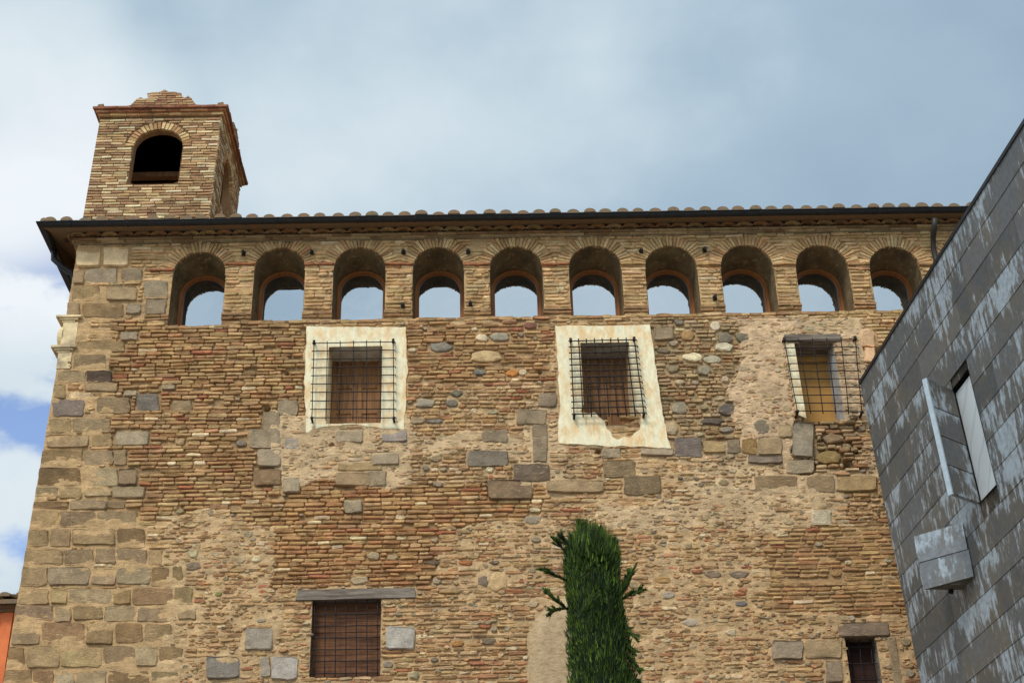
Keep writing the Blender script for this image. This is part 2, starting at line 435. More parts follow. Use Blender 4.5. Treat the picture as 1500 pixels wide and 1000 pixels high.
# zones of the facade, in pixels of the photograph mapped on the wall's own plane: mortar level, stones, brick colours
ZONES = [
 (1232, 488, 1272, 614, 0.95, 0.25, 'pink'),
 (1166, 612, 1262, 690, -0.3, 0.65, 'grey'), (1252, 470, 1345, 560, 0.25, 0.1, 'tan'),
 (1080, 462, 1166, 672, 0.92, 0.12, 'pink'), (1166, 455, 1262, 496, 0.9, 0.2, 'pale'),
 (955, 468, 1082, 650, 0.25, 0.85, 'grey'), (408, 612, 612, 715, 0.88, 0.2, 'pale'),
 (612, 640, 760, 668, 0.85, 0.15, 'pale'),
 (425, 712, 800, 762, 0.15, 0.06, 'orange'), (600, 470, 812, 560, 0.28, 0.35, 'ochre'),
 (596, 560, 760, 705, 0.35, 0.6, 'mix'), (745, 590, 830, 730, 0.66, 0.1, 'pale'), (820, 655, 1000, 740, 0.6, 0.35, 'mix'),
 (165, 472, 448, 612, 0.08, 0.13, 'ochre'), (150, 612, 410, 760, 0.2, 0.08, 'ochre'),
 (1000, 640, 1300, 705, 0.75, 0.3, 'pale'), (880, 705, 1230, 775, 0.85, 0.12, 'pale'),
 (400, 742, 640, 862, 0.2, 0.06, 'orange'), (240, 760, 420, 1100, 0.75, 0.35, 'mix'),
 (420, 862, 800, 1100, 0.5, 0.35, 'mix'), (640, 760, 830, 900, 0.7, 0.4, 'mix'),
 (1120, 770, 1340, 900, 0.4, 0.12, 'ochre'), (930, 770, 1340, 1100, 0.72, 0.22, 'mix'),
]
def zone(x, z):
    u, v = proj(x, 0, z)
    du = 26 * nz(x * 1.1, z * 1.1, 3.3) + 10 * nz(x * 4, z * 4, 1.2); dv = 20 * nz(x * 1.1, z * 1.1, 8.1) + 8 * nz(x * 4, z * 4, 7.7)
    if v < 466: return (0.42, 0.0, 'tan', u, v)
    uu, vv = u + du, v + dv
    for a, b, c, d, mo, st, pa in ZONES:
        if a <= uu <= c and b <= vv <= d: return (mo, st, pa, u, v)
    if u < 260: return (0.62, 0.0, 'tan', u, v)
    return (0.5, 0.2, 'mix', u, v)

# ------------------------------------------------------------------ openings of the facade
ARCH_PX = [(250, 328, 369), (370, 445, 363), (487, 564, 362), (604, 680, 362), (718, 796, 361), (835, 913, 360),
           (948, 1025, 360), (1060, 1138, 359), (1171, 1249, 359), (1280, 1355, 361), (1392, 1466, 362)]
ARCHES = []
for i, (ul, ur, vc) in enumerate(ARCH_PX):
    xl, xr = on_y(ul, 430).x, on_y(ur, 430).x
    zc = on_y((ul + ur) / 2, vc).z
    ARCHES.append(dict(kind='arch', xl=xl, xr=xr, cx=(xl + xr) / 2, rx=(xr - xl) / 2, zc=zc, rz=min((xr - xl) / 2 * 0.96, 0.41), z0=13.43 if i == 0 else 13.49))
for a in ARCHES: a['zs'] = a['zc'] - a['rz']
def px_rect(tl, br):
    a, b = on_y(*tl), on_y(*br); return dict(kind='rect', xl=a.x, xr=b.x, z1=a.z, z0=b.z)
W1 = px_rect((482, 509), (558, 620)); W2 = px_rect((850, 503), (930, 622)); W3 = px_rect((1163, 503), (1238, 617))
W4 = px_rect((458, 876), (556, 990)); W5 = px_rect((1237, 932), (1297, 1030))
RECTS = [W1, W2, W3, W4, W5]
OPEN = ARCHES + RECTS
def inside(o, x, z, e=0.0):
    if o['kind'] == 'rect': return o['xl'] - e < x < o['xr'] + e and o['z0'] - e < z < o['z1'] + e
    if not (o['z0'] - e < z): return False
    if z <= o['zs']: return o['xl'] - e < x < o['xr'] + e
    return ((x - o['cx']) / (o['rx'] + e)) ** 2 + ((z - o['zs']) / (o['rz'] + e)) ** 2 < 1
def snap(o, x, z):
    if o['kind'] == 'rect' or z <= o['zs']:
        c = [(abs(x - o['xl']), o['xl'], z), (abs(x - o['xr']), o['xr'], z), (abs(z - o['z0']), x, o['z0'])]
        if o['kind'] == 'rect': c.append((abs(z - o['z1']), x, o['z1']))
        _, a, b = min(c); return a, b
    q = math.hypot((x - o['cx']) / o['rx'], (z - o['zs']) / o['rz']) or 1e-6
    return o['cx'] + (x - o['cx']) / q, o['zs'] + (z - o['zs']) / q

ZT = 15.0                      # top of the plain wall, under the cornice
XR = 9.2
def x_left(z): return -6.520 - (15.0 - z) * 0.0212

BLD = empty("old_building", (0, 0, 0), "old brick and rubble stone building with arched top windows and a small bell tower", "building")

# ------------------------------------------------------------------ the old wall
def build_wall():
    mb = MB()
    fw = lambda s, t, o: (s, -o, t)
    X0 = x_left(ZT)
    occ = Occ(-7.0, XR, 6.2, ZT + 0.05)
    occ.mark(lambda s, t: s < x_left(t) + 0.004, -7.0, -6.3, 6.2, ZT)
    for o in ARCHES: occ.mark(lambda s, t: inside(o, s, t, 0.0), o['xl'], o['xr'], o['z0'], o['zc'])
    for o in RECTS: occ.mark(lambda s, t: inside(o, s, t, 0.004), o['xl'], o['xr'], o['z0'], o['z1'])
    # plaster surrounds of the two framed windows and the cemented doorway keep bricks out
    for poly in SURR.values():
        occ.mark(lambda s, t: pin(poly, s, t), min(p[0] for p in poly), max(p[0] for p in poly), min(p[1] for p in poly), max(p[1] for p in poly))
    for s0, s1, t0, t1 in KEEP: occ.rect(s0, s1, t0, t1)

    # --- mortar bed: a displaced sheet with clean edges at the openings
    def sheet(xs, zs, rough):
        nx, nzv = len(xs), len(zs)
        keep = {}
        vs = []; cs = []; ins = []
        for z in zs:
            sh = x_left(z) - X0
            for x in xs:
                x2 = x + sh * max(0, 1 - (x - X0) / 2)
                hit = None
                for o in OPEN:
                    if inside(o, x2, z): hit = o; break
                ins.append(hit)
                if hit: x2, zz = snap(hit, x2, z)
                else: zz = z
                if rough:
                    mo, st, pa, u, v = zone(x2, zz)
                    mo = mo + 0.05 + 0.26 * nz3(x2 * 1.7, zz * 1.7, 4.0)
                    d = 0.036 - 0.053 * mo + 0.010 * nz3(x2 * 5, zz * 15, 1.0) + 0.005 * nz(x2 * 16, zz * 34, 2.0)
                    for hx, hz, hr in HOLES:
                        if (x2 - hx) ** 2 + (zz - hz) ** 2 < hr * hr: d = .16
                    if hit: d = max(d, 0.002)
                    cc = MORT[pa]
                    k = min(1.0, max(0.0, (mo + 0.1) / 0.6)); dk = 0.62 + 0.38 * k
                    k2 = 1 + 0.12 * nz3(x2 * 2.1, zz * 2.1, 6.0)
                    cc = tuple(q * dk * k2 for q in cc)
                else:
                    d = 0.0; cc = MORT['mix']
                vs.append((x2, d, zz)); cs.append(cc)
        fs = []
        for j in range(nzv - 1):
            for i in range(nx - 1):
                q = (j * nx + i, j * nx + i + 1, (j + 1) * nx + i + 1, (j + 1) * nx + i)
                hs = [ins[k] for k in q]
                if all(h is not None for h in hs): continue
                fs.append(q)
        mb.add(vs, fs, cols=cs, smooth=True)
    g = 0.019
    xs = [X0 + i * g for i in range(int((7.75 - X0) / g))] + [7.8, 8.5, XR]
    zs = [7.0 + j * g for j in range(int((ZT - 7.0) / g))] + [ZT]
    sheet(xs, zs, True)
    zs2 = [0, 2, 4, 6, 7.0]
    sheet([X0, -4, -2, 0, 2, 4, 6, 8, XR], zs2, False)
    # --- left flank and back of the building
    mb.add([(x_left(0), 0.02, 0), (x_left(0), 11, 0), (x_left(ZT), 11, ZT), (x_left(ZT), 0.02, ZT)], [(0, 1, 2, 3)], MORT['tan'])
    mb.add([(x_left(0), 11, 0), (XR, 11, 0), (XR, 11, ZT), (x_left(ZT), 11, ZT)], [(0, 1, 2, 3)], MORT['tan'])
    mb.add([(XR, 0, 0), (XR, 11, 0), (XR, 11, ZT), (XR, 0, ZT)], [(0, 1, 2, 3)], MORT['tan'])

    # --- dressed blocks: the corner, then single ones seen in the photograph
    def ash(u0, v0, u1, v1, c, p=None, pad=2.0):
        c = (c[0] * 1.02, c[1] * .96, c[2] * .91) if u0 >= 290 else (c[0] * 1.0, c[1] * .945, c[2] * .90)
        a = on_y(u0, v1); b = on_y(u1, v1); d = on_y(u1, v0); e = on_y(u0, v0)
        q = [a, b, d, e]
        s0 = min(k.x for k in q); s1 = max(k.x for k in q); t0 = min(k.z for k in q); t1 = max(k.z for k in q)
        if occ.busy((s0 * 3 + s1) / 4, (s0 + s1 * 3) / 4, (t0 * 3 + t1) / 4, (t0 + t1 * 3) / 4): return
        out = []
        for k in range(4):
            A, B = q[k], q[(k + 1) % 4]
            for f in (0.07, 0.35, 0.65, 0.93):
                x = A.x + (B.x - A.x) * f; z = A.z + (B.z - A.z) * f
                jj = 0.011
                out.append((x + R(-jj, jj), z + R(-jj, jj)))
        out = [(max(x, x_left(z) - 0.006), z) for x, z in out]
        add_block(mb, out, (R(0.004, 0.02) if u0 < 290 else R(0.024, 0.038)) if p is None else p, c, fw, 0.014, 0.06, 0.006, False)
        occ.rect(s0, s1, t0, t1)
    CREAM = C(236, 204, 158, k=1.0)
    for b in ((112, 363, 147, 391, CREAM), (152, 362, 188, 390, CREAM),
              (126, 393, 171, 415, GREYB[0]), (178, 394, 208, 413, GREYB[1]), (107, 396, 123, 416, ASH[5]), (104, 419, 146, 440, ASH[4]), (156, 419, 200, 441, ASH[2]),
              (211, 412, 246, 437, GREYB[2]), (99, 443, 117, 463, ASH[5]), (121, 444, 180, 464, ASH[1]), (185, 445, 206, 460, GREYB[0]),
              (214, 439, 243, 461, GREYB[3]), (118, 479, 160, 498, GREYB[2]), (176, 486, 201, 498, GREYB[0]), (112, 500, 182, 514, ASH[4]),
              (108, 520, 156, 539, ASH[5]), (84, 543, 126, 560, ASH[2]), (127, 543, 163, 559, C(92, 76, 64)), (79, 563, 96, 583, ASH[4]),
              (124, 560, 172, 574, ASH[5]), (102, 574, 134, 582, CREAM), (76, 585, 124, 610, C(128, 112, 100)), (142, 582, 190, 604, ASH[3]),
              (200, 577, 232, 601, C(120, 110, 98)), (252, 586, 281, 601, ASH[3]), (238, 563, 256, 571, GREYB[1]), (181, 572, 200, 580, GREYB[2]),
              (72, 613, 104, 634, ASH[4]), (106, 612, 160, 632, ASH[2]), (170, 632, 218, 652, GREYB[2]), (68, 637, 130, 656, ASH[5]), (134, 637, 164, 654, ASH[4])):
        ash(*b)
    rows = [(659, 682), (685, 711), (714, 730), (733, 745), (748, 772), (775, 801), (804, 828), (831, 858), (861, 885), (888, 910), (913, 943), (947, 977), (981, 1006), (1009, 1034)]
    ends = [185, 200, 212, 182, 200, 212, 238, 268, 282, 288, 252, 268, 262, 300]
    for (v0, v1), en in zip(rows, ends):
        u = (105 - ((v0 + v1) / 2 - 413) * 0.1705) - 1
        while u < en - 12:
            w = R(24, 64); gp = R(0.6, 3.5)
            u1 = min(u + w, en)
            if en - u1 < 16: u1 = en
            ash(u, v0 + R(-2, 1.5), u1, v1 + R(-2.5, 1.5), jit(random.choice(ASH), 0.13))
            u = u1 + gp
    G = GREYB
    for b in ((492, 632, 532, 649, G[2]), (560, 630, 596, 648, C(146, 134, 124)), (544, 662, 584, 682, G[2]), (492, 693, 543, 713, ASH[5]), (495, 677, 560, 690, ASH[4]),
              (756, 600, 800, 622, G[1]), (780, 622, 802, 677, G[3]), (752, 680, 805, 704, C(112, 96, 80)), (715, 703, 779, 732, C(122, 100, 76)),
              (684, 661, 744, 682, C(128, 116, 100)), (706, 630, 744, 648, G[3]), (366, 629, 410, 655, G[2]), (385, 604, 410, 628, G[1]), (408, 587, 436, 608, G[2]),
              (378, 658, 411, 684, G[0]), (372, 688, 412, 712, C(128, 104, 76)), (789, 576, 815, 596, G[3]), (958, 481, 986, 498, G[1]), (988, 642, 1028, 669, C(120, 108, 98)),
              (1030, 644, 1062, 664, ASH[4]), (1065, 645, 1084, 664, G[3]), (1086, 644, 1108, 664, C(150, 120, 76)), (1110, 640, 1145, 668, ASH[2]), (939, 657, 986, 668, G[0]),
              (882, 657, 908, 671, G[2]), (884, 676, 930, 699, C(140, 118, 88)), (914, 698, 968, 724, C(122, 104, 78)), (801, 704, 884, 722, ASH[5]),
              (1096, 667, 1146, 679, C(124, 108, 92)), (1161, 618, 1191, 671, C(140, 128, 108)), (1141, 622, 1160, 642, ASH[2]), (1152, 675, 1192, 693, G[2]),
              (1105, 697, 1168, 722, ASH[5]), (1182, 697, 1222, 722, ASH[3]), (1225, 697, 1284, 720, ASH[4]), (1189, 748, 1217, 769, C(206, 190, 160)),
              (1180, 937, 1233, 964, ASH[2]), (566, 918, 607, 951, C(166, 158, 146)), (398, 962, 436, 996, C(172, 162, 150)), (505, 733, 531, 750, G[2]),
              (360, 920, 400, 952, C(150, 138, 122)), (302, 962, 350, 994, C(122, 114, 104)), (382, 962, 396, 990, C(160, 148, 130)), (540, 690, 566, 712, G[1]),
              (1262, 486, 1281, 508, C(216, 176, 136)), (1266, 510, 1281, 532, C(210, 170, 130)), (1210, 967, 1234, 1000, C(138, 120, 98)), (1130, 938, 1176, 966, C(140, 124, 104)), (415, 700, 440, 722, G[2]), (506, 560, 506, 560, G[2])):
        if b[2] - b[0] > 4: ash(*b)
    # pale and dark rubble seen near the middle window
    def stone_px(u0, v0, u1, v1, c, p=0.021):
        a = on_y((u0 + u1) / 2, (v0 + v1) / 2); b = on_y(u1, v0); d = on_y(u0, v1)
        w, h = abs(b.x - d.x), abs(b.z - d.z)
        if occ.busy(a.x - w * .3, a.x + w * .3, a.z - h * .3, a.z + h * .3): return
        add_block(mb, stone_outline(a.x, a.z, w, h, 11), p, tuple(q * k for q, k in zip(c, (1.28, 1.16, 1.0))), fw, dome=True, smooth=False, jp=0.004)
        occ.mark(lambda s, t: ((s - a.x) / (w * .52)) ** 2 + ((t - a.z) / (h * .54)) ** 2 < 1, a.x - w, a.x + w, a.z - h, a.z + h)
    D = C(86, 80, 76)
    for b in ((999, 516, 1030, 530, C(204, 192, 162)), (1031, 521, 1056, 532, C(160, 152, 134)), (1024, 511, 1038, 521, G[0]), (1048, 500, 1074, 516, C(176, 168, 148)),
              (1050, 486, 1072, 502, C(112, 104, 90)), (1078, 486, 1098, 502, C(104, 98, 84)), (998, 484, 1018, 499, C(146, 116, 80)), (1040, 470, 1054, 484, C(192, 180, 160)),
              (984, 588, 1006, 606, C(132, 124, 106)), (1053, 590, 1077, 609, D), (1023, 611, 1061, 622, C(88, 78, 72)), (974, 618, 994, 637, G[0]), (1105, 614, 1126, 637, C(116, 106, 92)),
              (1022, 534, 1042, 550, C(128, 122, 106)), (976, 534, 994, 546, C(132, 120, 96)), (1078, 536, 1100, 545, G[0]), (963, 510, 982, 518, C(108, 96, 80)),
              (626, 501, 664, 517, C(116, 112, 104)), (690, 513, 736, 532, C(178, 154, 118)), (697, 489, 715, 500, C(190, 176, 150)), (717, 487, 748, 500, C(138, 132, 118)),
              (694, 541, 711, 550, C(106, 108, 104)), (742, 541, 760, 552, C(170, 116, 62)), (768, 471, 786, 482, C(122, 84, 70)), (608, 583, 636, 597, C(134, 126, 112)),
              (652, 584, 672, 596, C(112, 104, 94)), (600, 612, 622, 622, C(138, 122, 100)), (624, 613, 648, 621, C(112, 104, 98)), (760, 541, 772, 550, C(176, 160, 136)),
              (769, 754, 794, 769, C(134, 122, 108)), (700, 843, 716, 860, C(104, 92, 80)), (716, 836, 742, 866, C(176, 150, 114)), (512, 843, 540, 856, G[0]), (416, 640, 440, 660, C(150, 140, 132)),
              (1032, 834, 1056, 848, C(118, 104, 90)), (1068, 834, 1100, 848, C(112, 100, 88)), (955, 844, 984, 855, C(150, 120, 80)), (968, 866, 990, 878, C(146, 136, 124)),
              (1075, 880, 1096, 888, C(110, 108, 108)), (1000, 905, 1026, 918, C(156, 144, 130)), (1148, 760, 1163, 770, G[0]), (538, 808, 556, 820, G[0]), (565, 812, 584, 821, G[1]),
              (620, 821, 646, 828, C(90, 78, 66)), (670, 820, 694, 828, C(140, 92, 58)), (716, 820, 732, 827, C(96, 82, 70)), (660, 937, 680, 947, C(146, 106, 62)), (705, 934, 728, 944, C(104, 90, 76)),
              (270, 822, 296, 836, C(112, 100, 86)), (314, 866, 326, 874, C(120, 120, 80)), (345, 815, 360, 826, G[2]), (1196, 660, 1232, 680, C(128, 108, 72)), (1205, 634, 1234, 650, C(124, 104, 82))):
        stone_px(*b)
    # --- loose rubble scattered by zone
    for _ in range(5200):
        x = R(-6.0, 7.7); z = R(7.1, 13.4)
        mo, st, pa, u, v = zone(x, z)
        if R(0, 1) > st * 0.24: continue
        w = R(0.06, 0.17) * (1.35 if st > 0.5 else 1); h = w * R(0.42, 0.85)
        if occ.busy(x - w * .55, x + w * .55, z - h * .55, z + h * .55): continue
        c = jit(random.choice(STONE), 0.15)
        add_block(mb, stone_outline(x, z, w, h, 8), R(0.012, 0.034) + 0.008 * max(0, mo - .5), c, fw, dome=True, smooth=False, jp=0.006)
        occ.mark(lambda s, t: ((s - x) / (w * .55)) ** 2 + ((t - z) / (h * .58)) ** 2 < 1, x - w, x + w, z - h, z + h)
    # --- chips and shards pressed into the mortar
    for _ in range(15000):
        x = R(-6.4, 7.7); z = R(7.3, 13.42)
        mo, st, pa, u, v = zone(x, z)
        if mo < 0.45 or u < 250 and R(0, 1) < .7 or R(0, 1) > mo: continue
        if occ.busy(x - .02, x + .02, z - .01, z + .01): continue
        w = R(0.03, 0.10); h = w * R(0.3, 0.7)
        c = jit(random.choice(PAL[pa] + STONE[:3] + [MORT[pa]] * 3), 0.2)
        add_block(mb, stone_outline(x, z, w, h, 6), R(0.010, 0.024) + 0.014 * (mo - .45), c, fw, 0.008, 0.03, 0.006)
    # --- voussoirs round each arch, imposts and bases of the piers
    for i, o in enumerate(ARCHES):
        n = 30
        for k in range(n):
            a0 = math.pi * (-0.04 + 1.08 * k / n); a1 = math.pi * (-0.04 + 1.08 * (k + 0.80) / n)
            r1 = R(0.17, 0.23)
            q = []
            for (a, e) in ((a0, -0.004), (a0, r1), (a1, r1), (a1, -0.004)):
                q.append((o['cx'] + (o['rx'] + e) * math.cos(a) + R(-.004, .004), o['zs'] + (o['rz'] + e) * math.sin(a) + R(-.006, .006)))
            if max(p[1] for p in q) > ZT - 0.01: q = [(s, min(t, ZT - 0.012)) for s, t in q]
            c = jit(random.choice(PAL['tan'] + PAL['ochre'][:2]), 0.16)
            if R(0, 1) < .06: c = jit(C(170, 122, 82))
            add_block(mb, q[::-1] if False else q, R(0.002, 0.013), c, fw, 0.004, 0.05, 0.002)
        occ.mark(lambda s, t: t >= o['zs'] - 0.03 and inside(dict(o, zs=o['zs'] - 0.03), s, t, 0.19), o['xl'] - .3, o['xr'] + .3, o['zs'] - .1, ZT)
    edges = [x_left(14) + 1.28] + [0] * 0
    piers = [(ARCHES[i]['xr'], ARCHES[i + 1]['xl']) for i in range(len(ARCHES) - 1)]
    piers.insert(0, (ARCHES[0]['xl'] - 0.36, ARCHES[0]['xl']))
    for i, (a, b) in enumerate(piers):
        zi = on_y(proj((a + b) / 2, 0, 14.4)[0], 389 if i else 398).z
        for (t0, t1, p, cc) in ((zi, zi + 0.035, 0.045, C(164, 106, 72) if i < 6 else C(176, 136, 90)), (13.60, 13.645, 0.04, C(160, 122, 84)), (13.545, 13.595, 0.02, C(150, 112, 76))):
            s = a - 0.01
            while s < b:
                s1 = min(b + 0.012, s + R(0.16, 0.3))
                if s1 - s > 0.05: add_block(mb, brick_outline(s, s1 - 0.006, t0 + R(-.004, .004), t1 + R(-.004, .004), 0.004), p + R(-.008, .006), jit(cc, 0.12), fw, 0.006, 0.05)
                s = s1
            occ.rect(a, b, t0 - 0.012, t1 + 0.008)
    # --- brick courses
    t = 6.6
    while t < ZT - 0.02:
        h = R(0.043, 0.058)
        if t > 13.4: h = R(0.048, 0.058)
        pitch = h + R(0.010, 0.018)
        s = -6.9
        off = R(0, 9)
        while s < 7.75:
            tt = t + 0.026 * nz(s * 0.5, t * 1.2, 5.5) + 0.010 * nz(s * 2.2, t * 9, off)
            mo, st, pa, u, v = zone(s + 0.1, tt)
            L = R(0.13, 0.33)
            if st > 0.5 or mo > 0.7: L = R(0.08, 0.24)
            # find a free run
            run = 0.0; step = 0.02
            while run < L and not occ.busy(s + run, s + run + step, tt + 0.012, tt + h - 0.012): run += step
            if run < 0.05:
                s += max(run, step); continue
            L = min(L, run)
            u2, v2 = u, v
            if R(0, 1) < (0.035 if mo < .6 else 0.10):
                s += L + 0.01; continue
            p = R(0.002, 0.022) + (0.006 if mo < 0.3 else 0)
            if mo > 0.6: p += R(-0.010, 0.012)
            if 1160 < u < 1262 and 612 < v < 700: p += R(-0.02, 0.05)
            c = jit(random.choice(PAL[pa]), 0.13, 0.04)
            if R(0, 1) < 0.03 and pa in ('mix', 'orange', 'ochre'): c = jit(C(164, 104, 72))
            if R(0, 1) < 0.03: c = jit(C(214, 186, 144))
            hh = h * R(0.78, 1.10)
            add_block(mb, brick_outline(s, s + L - R(0.004, 0.018), tt, tt + hh, 0.0065 if mo < .5 else 0.010, 0.016), p, c, fw, 0.012, 0.04, 0.005)
            s += L
        t += pitch
    # --- deep rounded reveals of the arched windows
    for o in ARCHES:
        f = outline_arch(o, 0.0); b = outline_arch(o, 0.60)
        n = len(f); m_ = 7
        vs = []; cs = []
        for k in range(m_ + 1):
            q = k / m_
            for (x0, z0), (x1, z1) in zip(f, b):
                x = x0 + (x1 - x0) * q; z = z0 + (z1 - z0) * q; y = 0.006 + 0.60 * q
                d = 0.012 * nz3(x * 6 + y * 5, z * 6, y * 7) if 0 < k < m_ else 0
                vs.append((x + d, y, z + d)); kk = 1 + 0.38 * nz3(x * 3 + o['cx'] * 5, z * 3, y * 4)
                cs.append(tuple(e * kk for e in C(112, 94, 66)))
        fs = [(k * n + i, k * n + i + 1, (k + 1) * n + i + 1, (k + 1) * n + i) for k in range(m_) for i in range(n - 1)]
        mb.add(vs, fs, cols=cs, smooth=True)
        # sill slab and rough bricks of its edge
        mb.add([(o['xl'], 0.0, o['z0'] + .004), (o['xr'], 0.0, o['z0'] + .004), (o['xr'], 0.70, o['z0'] + .03), (o['xl'], 0.70, o['z0'] + .03)], [(0, 1, 2, 3)], MORT['tan'])
        s = o['xl'] - .03
        while s < o['xr']:
            s1 = s + R(.12, .28)
            add_block(mb, brick_outline(s, s1 - .008, o['z0'] - .045 + R(-.006, .004), o['z0'] + R(-.006, .014), 0.006), R(.008, .028), jit(random.choice(PAL['ochre']), .15), fw, 0.006, 0.1)
            s = s1
    return mb.build("wall", M['wall'], BLD)

def outline_arch(o, y):
    """outline from the left foot over the crown to the right foot; narrower and lower at the window plane"""
    if y <= 0: rx, rz, zs, cx = o['rx'], o['rz'], o['zs'], o['cx']
    else: rx, rz, zs, cx = o['rx'] * 0.965, o['rz'] * 0.92, o['zs'] - 0.075, o['cx']
    z0 = o['z0'] - 0.02
    pts = [(cx - rx, z0 + (zs - z0) * k / 6) for k in range(6)]
    pts += [(cx - rx * math.cos(math.pi * k / 20), zs + rz * math.sin(math.pi * k / 20)) for k in range(21)]
    pts += [(cx + rx, zs + (z0 - zs) * (k + 1) / 6) for k in range(6)]
    return pts

def pin(poly, x, y):
    r = False; n = len(poly)
    for i in range(n):
        (a, b), (c, d) = poly[i], poly[(i + 1) % n]
        if (b > y) != (d > y) and x < (c - a) * (y - b) / (d - b) + a: r = not r
    return r
def wpoly(pts): return [(on_y(u, v).x, on_y(u, v).z) for u, v in pts]
SURR = {
 'W1': wpoly([(450, 479), (594, 480), (597, 540), (592, 629), (560, 628), (520, 622), (470, 626), (449, 634), (446, 560)]),
 'W3': wpoly([(1149, 504), (1163, 503), (1181, 613), (1167, 607)]),
 'W2': wpoly([(813, 478), (952, 477), (960, 540), (970, 600), (981, 657), (940, 655), (900, 654), (860, 652), (818, 650), (820, 600), (817, 540)]),
 'C': wpoly([(775, 1060), (774, 930), (784, 905), (800, 888), (822, 878), (850, 878), (880, 890), (896, 920), (898, 1060)]),
}
KEEP = []
HOLES = [(on_y(u, v).x, on_y(u, v).z, r) for u, v, r in ((391, 598, .045), (486, 652, .035), (877, 661, .04), (1287, 513, .06), (1241, 681, .06), (632, 560, .0), (420, 546, .035), (790, 545, .03))]
for _x, _z, _r in HOLES: KEEP.append((_x - _r, _x + _r, _z - _r, _z + _r))
def keep_px(u0, v0, u1, v1):
    a, b = on_y(u0, v0), on_y(u1, v1); KEEP.append((a.x, b.x, b.z, a.z))
keep_px(435, 864, 608, 876); keep_px(1146, 491, 1232, 502); keep_px(1150, 504, 1163, 606); keep_px(1227, 914, 1303, 931)
keep_px(1299, 932, 1326, 1020); keep_px(86, 464, 124, 520)
wall = build_wall()

# ------------------------------------------------------------------ arched windows
for i, o in enumerate(ARCHES):
    b = outline_arch(o, 0.6)
    cx = o['cx']; zc = (o['zs'] + o['z0']) / 2
    def inset(d, pts=b):
        r = []
        rx = o['rx'] * 0.965; rz = o['rz'] * 0.92; zs = o['zs'] - 0.075
        for x, z in pts:
            if z <= zs + 1e-6: r.append((x + (d if x < cx else -d), z))
            else: r.append((cx + (x - cx) * (rx - d) / rx, zs + (z - zs) * (rz - d) / rz))
        return r
    mbf = MB(); n = len(b)
    A, Bq = b, inset(0.046)
    vs = [(x, 0.54, z) for x, z in A] + [(x, 0.54, z) for x, z in Bq] + [(x, 0.61, z) for x, z in Bq] + [(x, 0.605, z) for x, z in A]
    fs = [(k, k + 1, k + 1 + n, k + n) for k in range(n - 1)] + [(n + k, n + k + 1, 2 * n + k + 1, 2 * n + k) for k in range(n - 1)] + [(3 * n + k, 3 * n + k + 1, k + 1, k) for k in range(n - 1)]
    mbf.add(vs, fs)
    # inner sash, a step deeper
    A2, B2 = inset(0.042), inset(0.064)
    vs = [(x, 0.565, z) for x, z in A2] + [(x, 0.565, z) for x, z in B2] + [(x, 0.61, z) for x, z in B2]
    mbf.add(vs, [(k, k + 1, k + 1 + n, k + n) for k in range(n - 1)] + [(n + k, n + k + 1, 2 * n + k + 1, 2 * n + k) for k in range(n - 1)])
    mbf.box((o['xl'], 0.54, o['z0'] - .02), (o['xr'], 0.60, o['z0'] + 0.05))
    fr = mbf.build("arched_window", M['wood_frame'], BLD, (cx, 0.57, zc))
    mg = MB()
    P = inset(0.054)
    mg.add([(x, 0.595 + 0.004 * math.sin(i * 2.3) * (z - zc), z) for x, z in P], [tuple(range(n - 1, -1, -1))])
    mg.build("pane", M['glass'], fr, (cx, 0.595, zc))

# ------------------------------------------------------------------ grilled windows
def rect_loop(xl, xr, z0, z1, n=10):
    pts = []
    for k in range(n): pts.append((xl + (xr - xl) * k / n, z0))
    for k in range(n): pts.append((xr, z0 + (z1 - z0) * k / n))
    for k in range(n): pts.append((xr - (xr - xl) * k / n, z1))
    for k in range(n): pts.append((xl, z1 - (z1 - z0) * k / n))
    return pts
def resample(poly, inner):
    """points on an outline seen from the inner loop's points outward"""
    cx = sum(p[0] for p in inner) / len(inner); cz = sum(p[1] for p in inner) / len(inner)
    out = []
    for x, z in inner:
        dx, dz = x - cx, z - cz; best = None
        for i in range(len(poly)):
            (a, b), (c, d) = poly[i], poly[(i + 1) % len(poly)]
            den = dx * (d - b) - dz * (c - a)
            if abs(den) < 1e-9: continue
            tt = ((a - cx) * (d - b) - (b - cz) * (c - a)) / den
            uu = ((a - cx) * dz - (b - cz) * dx) / den
            if tt > 0 and -1e-6 <= uu <= 1 + 1e-6 and (best is None or tt < best): best = tt
        best = best or 1.3
        out.append((cx + dx * best, cz + dz * best))
    for q in poly:
        k = min(range(len(out)), key=lambda i: (out[i][0] - q[0]) ** 2 + (out[i][1] - q[1]) ** 2); out[k] = q
    return out
def densify(pts, d=0.045):
    out = []
    for i in range(len(pts)):
        (x0, z0), (x1, z1) = pts[i], pts[(i + 1) % len(pts)]
        n = max(1, int(math.hypot(x1 - x0, z1 - z0) / d))
        out += [(x0 + (x1 - x0) * k / n, z0 + (z1 - z0) * k / n) for k in range(n)]
    return out
